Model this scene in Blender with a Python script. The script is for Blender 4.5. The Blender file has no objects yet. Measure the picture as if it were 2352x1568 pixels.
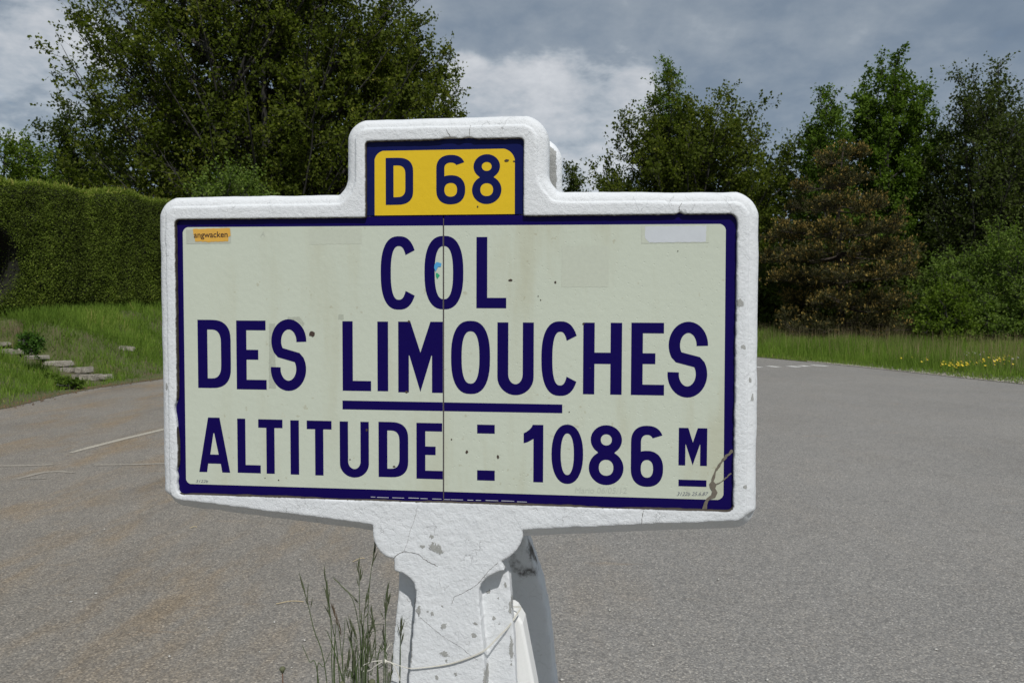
import bpy, bmesh, math, random
import numpy as np
from mathutils import Vector, Matrix
from mathutils.geometry import tessellate_polygon

scene = bpy.context.scene
COL = scene.collection
rng = np.random.default_rng(7)
random.seed(7)

# ------------------------------------------------------------------ camera
EYE = Vector((0, 0, 1.5))
PITCH, ROLL = 0.04072, 0.00334
fwd = Vector((0, math.cos(PITCH), -math.sin(PITCH)))
up0 = Vector((0, math.sin(PITCH), math.cos(PITCH)))
rt0 = Vector((1, 0, 0))
rt = rt0 * math.cos(ROLL) + up0 * math.sin(ROLL)
upv = up0 * math.cos(ROLL) - rt0 * math.sin(ROLL)
cam = bpy.data.cameras.new('camera')
cam.lens = 28.0
cam.sensor_width = 36.0
cam.clip_start = 0.05
cam.clip_end = 3000
cam.dof.use_dof = True
cam.dof.focus_distance = 1.5
cam.dof.aperture_fstop = 22.0
camo = bpy.data.objects.new('camera', cam)
M = Matrix((rt, upv, -fwd)).transposed().to_4x4()
M.translation = EYE
camo.matrix_world = M
COL.objects.link(camo)
scene.camera = camo

# ------------------------------------------------------------------ sun, sky, exposure
SIGN_YAW = 0.1157
SUN_EL = math.radians(52.0)
# horizontal direction towards the sun: in front of the sign and to its right
_n = Vector((-math.sin(SIGN_YAW), -math.cos(SIGN_YAW), 0))
_t = Vector((math.cos(SIGN_YAW), -math.sin(SIGN_YAW), 0))
_h = (_n * math.cos(math.radians(25)) + _t * math.sin(math.radians(25))).normalized()
SUN_DIR = Vector((_h.x * math.cos(SUN_EL), _h.y * math.cos(SUN_EL), math.sin(SUN_EL)))
sl = bpy.data.lights.new('sun', 'SUN')
sl.energy = 3.4
sl.angle = math.radians(0.55)
sl.color = (1.0, 0.985, 0.955)
so = bpy.data.objects.new('sun', sl)
so.rotation_euler = SUN_DIR.to_track_quat('Z', 'Y').to_euler()
COL.objects.link(so)

world = bpy.data.worlds.new('World')
scene.world = world
world.use_nodes = True
wt = world.node_tree
wt.nodes.clear()

def N(t, kind, **kw):
    n = t.nodes.new(kind)
    for k, v in kw.items():
        if k in n.inputs.keys() if isinstance(k, str) else False:
            n.inputs[k].default_value = v
        else:
            setattr(n, k, v)
    return n

def L(t, a, b):
    t.links.new(a, b)

def math_node(t, op, a, b=None, c=None, clamp=False):
    n = t.nodes.new('ShaderNodeMath')
    n.operation = op
    n.use_clamp = clamp
    for i, v in enumerate((a, b, c)):
        if v is None:
            continue
        if isinstance(v, (int, float)):
            n.inputs[i].default_value = v
        else:
            L(t, v, n.inputs[i])
    return n.outputs[0]

def mixcol(t, fac, a, b, blend='MIX'):
    n = t.nodes.new('ShaderNodeMix')
    n.data_type = 'RGBA'
    n.blend_type = blend
    for sock, v in ((n.inputs['Factor'], fac), (n.inputs[6], a), (n.inputs[7], b)):
        if isinstance(v, (int, float)):
            sock.default_value = v
        elif isinstance(v, tuple):
            sock.default_value = v if len(v) == 4 else v + (1,)
        else:
            L(t, v, sock)
    return n.outputs[2]

def ramp(t, fac, stops, interp='LINEAR'):
    n = t.nodes.new('ShaderNodeValToRGB')
    cr = n.color_ramp
    cr.interpolation = interp
    while len(cr.elements) > 1:
        cr.elements.remove(cr.elements[-1])
    for i, (p, c) in enumerate(stops):
        e = cr.elements[0] if i == 0 else cr.elements.new(p)
        e.position = p
        if isinstance(c, (int, float)):
            c = (c, c, c)
        e.color = tuple(c) + (1,)
    L(t, fac, n.inputs[0])
    return n.outputs[0]

def noise(t, vec, scale, detail=4, rough=0.5, dist=0.0):
    n = t.nodes.new('ShaderNodeTexNoise')
    n.inputs['Scale'].default_value = scale
    n.inputs['Detail'].default_value = detail
    n.inputs['Roughness'].default_value = rough
    n.inputs['Distortion'].default_value = dist
    if vec is not None:
        L(t, vec, n.inputs['Vector'])
    return n.outputs[0]

def smooth(t, v, lo, hi):
    n = t.nodes.new('ShaderNodeMapRange')
    n.interpolation_type = 'SMOOTHSTEP'
    n.inputs[1].default_value = lo
    n.inputs[2].default_value = hi
    L(t, v, n.inputs[0])
    return n.outputs[0]

# sky: Nishita blue behind a broken layer of grey cumulus
sky = wt.nodes.new('ShaderNodeTexSky')
sky.sky_type = 'NISHITA'
sky.sun_disc = False
sky.sun_elevation = SUN_EL
sky.sun_rotation = math.atan2(SUN_DIR.x, SUN_DIR.y)
sky.altitude = 1086
bg_sky = wt.nodes.new('ShaderNodeBackground')
bg_sky.inputs[1].default_value = 0.13
L(wt, sky.outputs[0], bg_sky.inputs[0])
tc = wt.nodes.new('ShaderNodeTexCoord')
sx = wt.nodes.new('ShaderNodeSeparateXYZ')
L(wt, tc.outputs['Generated'], sx.inputs[0])
zc = math_node(wt, 'ADD', math_node(wt, 'MAXIMUM', sx.outputs[2], 0.0), 0.34)
cx_ = math_node(wt, 'DIVIDE', sx.outputs[0], zc)
cy_ = math_node(wt, 'DIVIDE', sx.outputs[1], zc)
cmb = wt.nodes.new('ShaderNodeCombineXYZ')
L(wt, cx_, cmb.inputs[0])
L(wt, cy_, cmb.inputs[1])
big = noise(wt, cmb.outputs[0], 0.95, 3, 0.5, 0.2)
mid = noise(wt, cmb.outputs[0], 3.0, 8, 0.56, 0.15)
fine = noise(wt, cmb.outputs[0], 9, 8, 0.60, 0.1)
def blob(px, py, rad):
    d = (rt * ((px - 1176) / 1829.3) - upv * ((py - 784) / 1829.3) + fwd).normalized()
    n = wt.nodes.new('ShaderNodeVectorMath')
    n.operation = 'DISTANCE'
    L(wt, tc.outputs['Generated'], n.inputs[0])
    n.inputs[1].default_value = d
    return math_node(wt, 'SUBTRACT', 1.0, smooth(wt, n.outputs['Value'], 0.0, rad))
# two sunlit cumulus heads that stand in the view, plus whatever the noise brings elsewhere
hb = blob(1170, 285, 0.15)
for args in ((1330, 300, 0.17), (1085, 225, 0.09), (1430, 250, 0.10)):
    hb = math_node(wt, 'MAXIMUM', hb, blob(*args))
hl = math_node(wt, 'MAXIMUM', blob(60, 150, 0.15), blob(170, 110, 0.11))
hb = math_node(wt, 'MAXIMUM', hb, math_node(wt, 'MULTIPLY', hl, 0.85))
hm = math_node(wt, 'ADD', math_node(wt, 'MULTIPLY', hb, 0.60), math_node(wt, 'ADD', math_node(wt, 'MULTIPLY', mid, 0.55), math_node(wt, 'MULTIPLY', fine, 0.35)))
heads = smooth(wt, hm, 0.63, 0.86)
v = math_node(wt, 'ADD', math_node(wt, 'MULTIPLY', big, 0.33), math_node(wt, 'MULTIPLY', mid, 0.42))
v = math_node(wt, 'ADD', v, math_node(wt, 'MULTIPLY', fine, 0.25))
v = math_node(wt, 'ADD', v, math_node(wt, 'MULTIPLY', heads, math_node(wt, 'ADD', math_node(wt, 'MULTIPLY', fine, 0.26), 0.02)))
ccol = ramp(wt, v, [(0.34, (0.142, 0.186, 0.245)), (0.46, (0.205, 0.250, 0.302)), (0.55, (0.300, 0.340, 0.378)),
                    (0.61, (0.42, 0.455, 0.485)), (0.69, (0.56, 0.575, 0.59)), (0.82, (0.74, 0.745, 0.75))])
bg_c = wt.nodes.new('ShaderNodeBackground')
bg_c.inputs[1].default_value = 1.0
L(wt, ccol, bg_c.inputs[0])
cover = smooth(wt, math_node(wt, 'ADD', math_node(wt, 'MULTIPLY', big, 0.5), math_node(wt, 'MULTIPLY', mid, 0.5)), 0.30, 0.42)
cover = math_node(wt, 'MAXIMUM', math_node(wt, 'MULTIPLY', cover, 0.86), 0.55)
mxs = wt.nodes.new('ShaderNodeMixShader')
L(wt, cover, mxs.inputs[0])
L(wt, bg_sky.outputs[0], mxs.inputs[1])
L(wt, bg_c.outputs[0], mxs.inputs[2])
wo = wt.nodes.new('ShaderNodeOutputWorld')
L(wt, mxs.outputs[0], wo.inputs[0])

vs = scene.view_settings
vs.view_transform = 'Standard'
vs.look = 'None'
vs.exposure = 0.0
vs.gamma = 1.0
vs.use_curve_mapping = False
scene.render.resolution_x, scene.render.resolution_y = 1024, 682
scene.cycles.max_bounces = 6
scene.cycles.transparent_max_bounces = 6
scene.cycles.use_denoising = True

# ------------------------------------------------------------------ helpers
def px(x, y, depth, z=None):
    """World point on the line of sight through a measured photo point: at a depth Y, or on the level z."""
    d = fwd + rt * ((x - 1176) / 1829.3) - upv * ((y - 784) / 1829.3)
    if z is not None:
        return EYE + d * ((z - EYE.z) / d.z)
    return EYE + d * (depth / d.y)

def tag(o, label=None, cat=None, group=None, kind=None):
    if label: o['label'] = label
    if cat: o['category'] = cat
    if group: o['group'] = group
    if kind: o['kind'] = kind
    return o

def empty(name, loc=(0, 0, 0), rz=0.0):
    o = bpy.data.objects.new(name, None)
    o.empty_display_size = 0.2
    o.location = loc
    o.rotation_euler = (0, 0, rz)
    COL.objects.link(o)
    return o

def link(name, me, mat=None, parent=None, smooth_shade=False):
    o = bpy.data.objects.new(name, me)
    COL.objects.link(o)
    if mat is not None and not me.materials:
        me.materials.append(mat)
    if parent is not None:
        o.parent = parent
    if smooth_shade:
        me.polygons.foreach_set('use_smooth', np.ones(len(me.polygons), bool))
    return o

def np_mesh(name, co, faces, attrs=None):
    """co (n,3), faces (m,k) with a constant k."""
    co = np.ascontiguousarray(co, dtype=np.float32)
    faces = np.ascontiguousarray(faces, dtype=np.int32)
    me = bpy.data.meshes.new(name)
    me.vertices.add(len(co))
    me.vertices.foreach_set('co', co.ravel())
    k = faces.shape[1]
    me.loops.add(faces.size)
    me.loops.foreach_set('vertex_index', faces.ravel())
    me.polygons.add(len(faces))
    me.polygons.foreach_set('loop_start', np.arange(0, faces.size, k, dtype=np.int32))
    me.polygons.foreach_set('loop_total', np.full(len(faces), k, dtype=np.int32))
    for an, av in (attrs or {}).items():
        a = me.attributes.new(an, 'FLOAT', 'POINT')
        a.data.foreach_set('value', np.ascontiguousarray(av, dtype=np.float32))
    me.update(calc_edges=True)
    me.validate()
    return me

def py_mesh(name, verts, faces):
    me = bpy.data.meshes.new(name)
    me.from_pydata([tuple(v) for v in verts], [], faces)
    me.update()
    return me

def vnoise(P, seed=0):
    """smooth value noise, P (n,d) -> (n,) in -1..1"""
    P = np.asarray(P, dtype=np.float64)
    I = np.floor(P).astype(np.int64)
    F = P - I
    F = F * F * (3 - 2 * F)
    out = np.zeros(len(P))
    d = P.shape[1]
    for c in range(2 ** d):
        w = np.ones(len(P))
        h = np.full(len(P), seed * 374761393 + 1, dtype=np.int64)
        for k in range(d):
            b = (c >> k) & 1
            w = w * (F[:, k] if b else 1 - F[:, k])
            h = h * 73856093 ^ ((I[:, k] + b) * (19349663, 83492791, 49979687)[k])
            h &= 0x7fffffff
        h = (h ^ (h >> 13)) * 1274126177 & 0x7fffffff
        h = h ^ (h >> 16)
        out += w * ((h & 0xffff) / 32767.5 - 1)
    return out

# ------------------------------------------------------------------ materials
def new_mat(name):
    m = bpy.data.materials.new(name)
    m.use_nodes = True
    t = m.node_tree
    b = t.nodes['Principled BSDF']
    return m, t, b

def obj_coords(t):
    return t.nodes.new('ShaderNodeTexCoord').outputs['Object']

def attr(t, name):
    n = t.nodes.new('ShaderNodeAttribute')
    n.attribute_name = name
    return n.outputs['Fac']

def bump(t, b, h, strength=0.5, dist=0.01):
    n = t.nodes.new('ShaderNodeBump')
    n.inputs['Strength'].default_value = strength
    n.inputs['Distance'].default_value = dist
    L(t, h, n.inputs['Height'])
    L(t, n.outputs[0], b.inputs['Normal'])
    return n

def simple(name, col, rough=0.6, var=0.0, scale=50.0, spec=0.5):
    m, t, b = new_mat(name)
    if var:
        n = noise(t, obj_coords(t), scale, 5, 0.6)
        c = mixcol(t, n, tuple(x * (1 - var) for x in col), tuple(min(1, x * (1 + var)) for x in col))
        L(t, c, b.inputs['Base Color'])
    else:
        b.inputs['Base Color'].default_value = tuple(col) + (1,)
    b.inputs['Roughness'].default_value = rough
    b.inputs['Specular IOR Level'].default_value = spec
    return m

def mat_paint(name, stain=0.0, fresh=1.0):
    """old white paint in several coats on cast concrete"""
    m, t, b = new_mat(name)
    oc = obj_coords(t)
    wear = attr(t, 'wear')
    grime = attr(t, 'grime')
    n1 = noise(t, oc, 9, 5, 0.6)
    n2 = noise(t, oc, 160, 6, 0.65, 0.4)
    n3 = noise(t, oc, 420, 4, 0.6)
    white = mixcol(t, n1, tuple(q * fresh for q in (0.640, 0.660, 0.675)), tuple(q * fresh for q in (0.735, 0.745, 0.75)))  # fresh scales the white up to offset shade, not for newer paint
    white = mixcol(t, math_node(t, 'MULTIPLY', smooth(t, n2, 0.5, 0.75), 0.25), white, (0.60, 0.61, 0.60))
    # lost paint: grey older coat and concrete
    k = smooth(t, math_node(t, 'ADD', wear, math_node(t, 'MULTIPLY', math_node(t, 'SUBTRACT', n2, 0.5), 1.5)), 0.50, 0.56)
    grey = mixcol(t, n3, (0.27, 0.27, 0.25), (0.42, 0.42, 0.40))
    c = mixcol(t, k, white, grey)
    # fine cracks of the crazed paint
    vo = t.nodes.new('ShaderNodeTexVoronoi')
    vo.feature = 'DISTANCE_TO_EDGE'
    vo.inputs['Scale'].default_value = 34
    dv = t.nodes.new('ShaderNodeVectorMath')
    dv.operation = 'ADD'
    nz = t.nodes.new('ShaderNodeTexNoise')
    nz.inputs['Scale'].default_value = 45
    nz.inputs['Detail'].default_value = 4
    L(t, oc, nz.inputs['Vector'])
    sc = t.nodes.new('ShaderNodeVectorMath')
    sc.operation = 'SCALE'
    sc.inputs['Scale'].default_value = 0.035
    L(t, nz.outputs['Color'], sc.inputs[0])
    L(t, oc, dv.inputs[0])
    L(t, sc.outputs[0], dv.inputs[1])
    L(t, dv.outputs[0], vo.inputs['Vector'])
    crack = math_node(t, 'SUBTRACT', 1.0, smooth(t, vo.outputs['Distance'], 0.0, 0.022))
    cmask = smooth(t, noise(t, oc, 13, 3, 0.6), 0.54, 0.66)
    crack = math_node(t, 'MULTIPLY', crack, cmask)
    c = mixcol(t, math_node(t, 'MULTIPLY', crack, 0.36), c, (0.30, 0.29, 0.27))
    # dirt settled along edges
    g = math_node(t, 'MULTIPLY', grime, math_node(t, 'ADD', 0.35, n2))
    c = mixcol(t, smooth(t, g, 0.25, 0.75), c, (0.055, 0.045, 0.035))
    if stain:
        sn = smooth(t, noise(t, oc, 14, 6, 0.7), 0.45, 0.62)
        c = mixcol(t, math_node(t, 'MULTIPLY', sn, stain), c, (0.12, 0.115, 0.10))
    L(t, c, b.inputs['Base Color'])
    b.inputs['Roughness'].default_value = 0.62
    b.inputs['Specular IOR Level'].default_value = 0.3
    h = math_node(t, 'ADD', math_node(t, 'MULTIPLY', n2, 0.8), math_node(t, 'MULTIPLY', noise(t, oc, 60, 4, 0.6), 0.35))
    vf = t.nodes.new('ShaderNodeTexVoronoi')
    vf.inputs['Scale'].default_value = 78
    L(t, dv.outputs[0], vf.inputs['Vector'])
    sf = t.nodes.new('ShaderNodeSeparateColor')
    L(t, vf.outputs['Color'], sf.inputs[0])
    h = math_node(t, 'ADD', h, math_node(t, 'MULTIPLY', smooth(t, sf.outputs[0], 0.66, 0.70), 0.45))
    h = math_node(t, 'SUBTRACT', h, math_node(t, 'MULTIPLY', k, 0.45))
    h = math_node(t, 'SUBTRACT', h, math_node(t, 'MULTIPLY', crack, 0.5))
    bump(t, b, h, 0.55, 0.004)
    return m

def mat_enamel(name, col, var=0.08, stains=0.0, pits=0.0, rough=0.28):
    m, t, b = new_mat(name)
    oc = obj_coords(t)
    n1 = noise(t, oc, 6, 4, 0.55)
    c = mixcol(t, n1, tuple(x * (1 - var) for x in col), tuple(x * (1 + var) for x in col))
    if stains:
        mp = t.nodes.new('ShaderNodeMapping')
        mp.inputs['Scale'].default_value = (1, 1, 0.16)
        L(t, oc, mp.inputs[0])
        st = smooth(t, noise(t, mp.outputs[0], 11, 5, 0.6), 0.50, 0.72)
        c = mixcol(t, math_node(t, 'MULTIPLY', st, stains), c, (0.42, 0.40, 0.27))
        sp = smooth(t, noise(t, oc, 70, 2, 0.5), 0.70, 0.76)
        c = mixcol(t, math_node(t, 'MULTIPLY', sp, 0.35), c, (0.33, 0.29, 0.18))
        ru = smooth(t, noise(t, oc, 30, 3, 0.7), 0.70, 0.78)
        c = mixcol(t, math_node(t, 'MULTIPLY', ru, 0.22), c, (0.45, 0.33, 0.16))
    L(t, c, b.inputs['Base Color'])
    b.inputs['Roughness'].default_value = rough
    b.inputs['Specular IOR Level'].default_value = 0.11
    h = noise(t, oc, 90, 3, 0.5)
    if pits:
        p = t.nodes.new('ShaderNodeTexVoronoi')
        p.inputs['Scale'].default_value = 95
        L(t, oc, p.inputs['Vector'])
        h = math_node(t, 'SUBTRACT', h, math_node(t, 'MULTIPLY', math_node(t, 'SUBTRACT', 1.0, smooth(t, p.outputs['Distance'], 0.04, 0.18)), pits))
    bump(t, b, h, 0.22, 0.002)
    return m

M_paint = mat_paint('white_paint_on_concrete')
M_paint_rear = mat_paint('shade_lifted_stained_paint', 0.0, 1.15)  # rear copy of the paint, colour lightened to stand in for bounced light
M_stucco = simple('white_stucco', (0.76, 0.76, 0.74), 0.8, 0.06, 300)
M_cream = mat_enamel('cream_enamel', (0.535, 0.572, 0.475), 0.035, 0.28, 0.15)
M_cream_r = mat_enamel('cream_enamel_pitted', (0.535, 0.572, 0.475), 0.04, 0.42, 1.0)
M_blue = mat_enamel('dark_blue_enamel', (0.0058, 0.0020, 0.074), 0.10, 0, 0.2, 0.3)
M_blue_route = mat_enamel('route_blue_enamel', (0.0065, 0.0095, 0.074), 0.10, 0, 0.2, 0.3)
M_yellow = mat_enamel('yellow_enamel', (0.70, 0.475, 0.024), 0.05, 0.0, 0.3)
M_chip = simple('rusted_chip', (0.055, 0.035, 0.025), 0.9, 0.5, 900)
M_mortar = simple('crack_mortar', (0.15, 0.13, 0.10), 0.95, 0.45, 400)
M_hair = simple('hairline_crack', (0.10, 0.085, 0.07), 0.95)

# ------------------------------------------------------------------ the sign
SIGN_POS = Vector((-0.12444, 1.47247, 1.40498))
sign = empty('road_sign', (SIGN_POS.x, SIGN_POS.y, 0), -SIGN_YAW)
tag(sign, 'white painted concrete signpost with blue-lettered mountain pass panel and yellow route plate', 'road sign')
ZC = SIGN_POS.z          # the panel centre above the post's foot

def rounded(poly, radii, n=7):
    """polygon (ccw or cw) with arcs at its corners"""
    out = []
    m = len(poly)
    for i in range(m):
        p = np.array(poly[i], float); a = np.array(poly[i - 1], float); c = np.array(poly[(i + 1) % m], float)
        r = radii[i] if isinstance(radii, (list, tuple)) else radii
        if r <= 0:
            out.append(p); continue
        u = (a - p) / np.linalg.norm(a - p); w = (c - p) / np.linalg.norm(c - p)
        ang = math.acos(max(-1, min(1, float(u @ w))))
        tl = r / math.tan(ang / 2)
        tl = min(tl, 0.49 * np.linalg.norm(a - p), 0.49 * np.linalg.norm(c - p))
        s, e = p + u * tl, p + w * tl
        for k in range(n + 1):
            q = k / n
            out.append((1 - q) ** 2 * s + 2 * q * (1 - q) * (p * 0.6 + (s + e) * 0.2) + q * q * e)
    return np.array(out)

def poly_sdf(poly, X, Z):
    """signed distance to a closed polygon, negative inside; X, Z arrays of one shape"""
    d = np.full(X.shape, 1e9, np.float32)
    ins = np.zeros(X.shape, bool)
    n = len(poly)
    for i in range(n):
        ax, az = poly[i]; bx, bz = poly[(i + 1) % n]
        ex, ez = bx - ax, bz - az
        l2 = ex * ex + ez * ez
        if l2 < 1e-9:
            continue
        wx, wz = X - ax, Z - az
        h = np.clip((wx * ex + wz * ez) / l2, 0, 1)
        d = np.minimum(d, (wx - ex * h) ** 2 + (wz - ez * h) ** 2)
        if az != bz:
            cr = ((az > Z) != (bz > Z)) & (X < ex * (Z - az) / ez + ax)
            ins ^= cr
    d = np.sqrt(d)
    return np.where(ins, -d, d).astype(np.float32)

def extr(d2, y, y0, y1, r):
    """extrusion of a 2D distance between y0 and y1 with rounded edges"""
    dy = np.maximum(y0 - y, y - y1)
    a = d2 + r; c = dy + r
    return np.minimum(np.maximum(a, c), 0) + np.sqrt(np.maximum(a, 0) ** 2 + np.maximum(c, 0) ** 2) - r

def surface_nets(F, o, step):
    nx, ny, nz = F.shape
    S = F < 0
    c = [S[i:nx - 1 + i, j:ny - 1 + j, k:nz - 1 + k] for i in (0, 1) for j in (0, 1) for k in (0, 1)]
    cnt = sum(a.astype(np.int8) for a in c)
    act = (cnt > 0) & (cnt < 8)
    I, J, Kk = np.nonzero(act)
    idx = np.full(act.shape, -1, np.int32)
    idx[I, J, Kk] = np.arange(len(I))
    P = np.zeros((len(I), 3)); n = np.zeros(len(I))
    V = {(i, j, k): F[I + i, J + j, Kk + k] for i in (0, 1) for j in (0, 1) for k in (0, 1)}
    for a in V:
        for ax in range(3):
            if a[ax] == 1:
                continue
            b = list(a); b[ax] = 1; b = tuple(b)
            fa, fb = V[a], V[b]
            cr = (fa < 0) != (fb < 0)
            tt = np.where(cr, fa / np.where(cr, fa - fb, 1), 0)
            for q in range(3):
                P[:, q] += np.where(cr, a[q] + (tt if q == ax else 0), 0)
            n += cr
    P = P / n[:, None] + np.stack([I, J, Kk], 1)
    P = P * step + np.array(o)
    faces = []
    for ax in range(3):
        lo = [slice(1, -1)] * 3; hi = [slice(1, -1)] * 3
        lo[ax] = slice(0, -1); hi[ax] = slice(1, None)
        A, B = S[tuple(lo)], S[tuple(hi)]
        for flip, mask in ((False, A & ~B), (True, ~A & B)):
            G = np.array(np.nonzero(mask))
            off = [1, 1, 1]; off[ax] = 0
            G = G + np.array(off)[:, None]
            u_, v_ = [(1, 2), (2, 0), (0, 1)][ax]
            def cell(du, dv):
                g = G.copy(); g[u_] -= du; g[v_] -= dv
                return idx[g[0], g[1], g[2]]
            q = np.stack([cell(1, 1), cell(0, 1), cell(0, 0), cell(1, 0)], 1)
            if flip:
                q = q[:, ::-1]
            faces.append(q)
    Fc = np.concatenate(faces)
    return P, Fc[(Fc >= 0).all(1)]

def frame_outline(side=565):
    return rounded([(-side - 1, 308), (-206, 310), (-189, 328), (-189, 448), (190, 448), (190, 330), (208, 309), (side, 304),
                    (side + 3, -300), (146, -332), (-146, -332), (-side + 1, -294)],
                   [34, 2, 26, 34, 40, 26, 2, 40, 34, 1, 1, 34], 7)

HOLE = rounded([(-525, -264), (525, -264), (525, 263.5), (145, 263.5), (145, 404), (-149, 404), (-149, 263.5), (-525, 263.5)], [7, 9, 12, 0, 5, 4, 0, 5], 4)
FRONT_POST = [(-139, -290), (-139, -325), (-138, -340), (-134, -350), (-126, -363), (-118, -370), (-109, -374.5), (-98, -376), (-97, -400), (-96.5, -430), (-99, -470), (-105, -519),
              (-113, -615), (-126, -760), (-150, -1050), (-180, -1405), (205, -1405), (172, -1050), (146, -760), (131, -615), (127, -530), (121, -450), (116, -400), (108, -374),
              (120, -366), (128, -359), (136, -350), (142, -340), (146, -328), (146, -290)]
REC_L = [(-300, -396), (-97, -400), (-87, -401.5), (-78, -405), (-68, -412), (-60, -421), (-56, -434), (-56.5, -455), (-62, -519), (-70.5, -613), (-84, -760), (-130, -1300), (-300, -1300)]
REC_R = [(300, -388), (106, -391), (93, -397), (80, -405), (69, -416), (64, -429), (65, -450), (69, -491), (75, -558), (77.5, -604), (92, -760), (138, -1300), (300, -1300)]
REAR_POST = [(-150, -290), (-150, -340), (-120, -375), (-104, -380), (-108, -520), (-125, -700), (-190, -1410), (250, -1410), (206, -1050), (171, -755), (160, -617),
             (146, -535), (128, -477), (113, -428), (104, -390), (118, -375), (146, -340), (146, -290)]

def concrete_slab(front):
    step = 3.0 if front else 9.0
    x0, x1, z0, z1, y0, y1 = -585, 590, -1412, 462, -7.5, 75
    xs = np.arange(x0, x1, step, dtype=np.float32); zs = np.arange(z0, z1, step, dtype=np.float32); ys = np.arange(y0, y1, step, dtype=np.float32)
    X, Z = np.meshgrid(xs, zs, indexing='ij')
    n2 = vnoise(np.stack([X.ravel() / 9, Z.ravel() / 9], 1), 3).reshape(X.shape).astype(np.float32)
    n2b = vnoise(np.stack([X.ravel() / 38, Z.ravel() / 38], 1), 5).reshape(X.shape).astype(np.float32)
    do = poly_sdf(frame_outline(), X, Z) + n2b * 0.8
    dp = poly_sdf(rounded(FRONT_POST if front else REAR_POST, 0), X, Z) + n2b * 0.6
    Y = ys[None, None, :]
    F = extr(do[:, :, None], Y, 4.5, 64, 20)
    # the underside is cut off at a slope instead of rounded
    cut = np.maximum(np.maximum(do[:, :, None], 4.5 - Y), np.maximum(Y - 64, (do[:, :, None] + (4.5 - Y) * 0.75 + 19) * 0.8))
    wb = np.clip((-Z - 262) / 14, 0, 1)
    wb = (wb * wb * (3 - 2 * wb))[:, :, None].astype(np.float32)
    F = F * (1 - wb) + cut * wb
    del cut
    F = np.minimum(F, extr((do + 20)[:, :, None], Y, 0, 30, 2.0))
    F = np.minimum(F, extr(dp[:, :, None], Y, 0, 66, 4))
    if front:
        rec = np.minimum(poly_sdf(np.array(REC_L), X, Z), poly_sdf(np.array(REC_R), X, Z)) + n2 * 0.8
        F = np.maximum(F, -np.maximum(rec[:, :, None], Y - 33) )
    if front:
        dh = poly_sdf(HOLE, X, Z) + n2 * 0.55
        # plaster broken away along the left and lower edges, nicks along the upper one
        for (ux, uz, rx, rz, a) in ((-529, -100, 7, 12, 7), (-529, -118, 6, 30, 5), (-530, -222, 5, 10, 6), (-528, -246, 6, 12, 5), (-520, -262, 14, 5, 4),
                                    (10, 406, 16, 5, 4), (44, 406, 9, 6, 4), (425, 266, 4, 8, 6), (-200, -266, 60, 3, 2.5), (-70, -266, 40, 3, 2.5), (300, -266, 50, 3, 2)):
            dh = dh - a * np.exp(-((X - ux) / rx) ** 2 - ((Z - uz) / rz) ** 2)
        F = np.maximum(F, -np.maximum(dh[:, :, None], Y - 13))
    P, Q = surface_nets(F, (x0, z0, y0), step)
    del F
    if front:
        # what lies under the enamel panels or on the flat back needs no fine mesh
        c = P[Q].mean(axis=1)
        dhc = poly_sdf(HOLE, c[:, 0].astype(np.float32), c[:, 1].astype(np.float32))
        dic = np.minimum(poly_sdf(frame_outline(), c[:, 0].astype(np.float32), c[:, 1].astype(np.float32)), poly_sdf(np.array(FRONT_POST), c[:, 0].astype(np.float32), c[:, 1].astype(np.float32)))
        Q = Q[~((dhc < -6) & (c[:, 2] > 11.5) & (c[:, 2] < 20)) & ~((dic < -14) & (c[:, 2] > 61))]
        used = np.unique(Q)
        re_ = np.full(len(P), -1, np.int64); re_[used] = np.arange(len(used))
        P = P[used]; Q = re_[Q]
    P = P[:, [0, 2, 1]]                       # x, y, z
    # vertex normals for the lumpy coats of paint
    nrm = np.zeros_like(P)
    fn = np.cross(P[Q[:, 2]] - P[Q[:, 0]], P[Q[:, 3]] - P[Q[:, 1]])
    for k in range(4):
        np.add.at(nrm, Q[:, k], fn)
    nrm /= np.linalg.norm(nrm, axis=1)[:, None] + 1e-9
    lump = vnoise(P / 30, 11) * 0.45 + vnoise(P / 11, 12) * 0.30 + vnoise(P / 5, 13) * 0.30
    amt = 0.55 + 0.5 * np.clip((-P[:, 2] - 150) / 150, 0, 1)
    P = P + nrm * (lump * amt)[:, None]
    # wear (lost paint) and grime
    wear = np.full(len(P), 0.05)
    if front:
        spots = [(-25, -331, 5, 5), (-19, -351, 13, 10), (-42, -350, 6, 4), (-10, -358, 9, 6), (-2, -500, 7, 6), (0, -553, 10, 7), (3, -566, 4, 4), (55, -515, 7, 5), (58, -493, 5, 4),
                 (-49, -473, 5, 10), (88, -493, 4, 4), (78, -442, 4, 5), (110, -428, 3, 7), (-15, -599, 4, 5), (21, -590, 3, 5), (122, -551, 4, 30), (96, -454, 3, 3),
                 (-24, -476, 3, 6), (100, -503, 3, 3), (-33, -473, 3, 3), (-5, -462, 3, 3), (-66, -540, 4, 40), (-63, -480, 3, 30), (76, -600, 3, 25), (532, 108, 7, 9), (538, 30, 5, 6),
                 (556, -60, 3, 8), (552, -30, 3, 6), (545, -220, 4, 4), (-550, -60, 3, 10), (120, -470, 3, 20)]
        for (a, b_, ra, rb) in spots:
            wear = np.maximum(wear, 0.86 * np.exp(-(((P[:, 0] - a) / ra) ** 2 + ((P[:, 2] - b_) / rb) ** 2) * 0.7))
        low = np.clip((-P[:, 2] - 430) / 120, 0, 1)
        wear = np.maximum(wear, low * 0.25)
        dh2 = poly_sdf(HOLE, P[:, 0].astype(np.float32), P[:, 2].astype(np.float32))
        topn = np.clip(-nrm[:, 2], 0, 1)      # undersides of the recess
        inner = (P[:, 1] < 14) & (np.abs(dh2) < 3.5)
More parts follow.
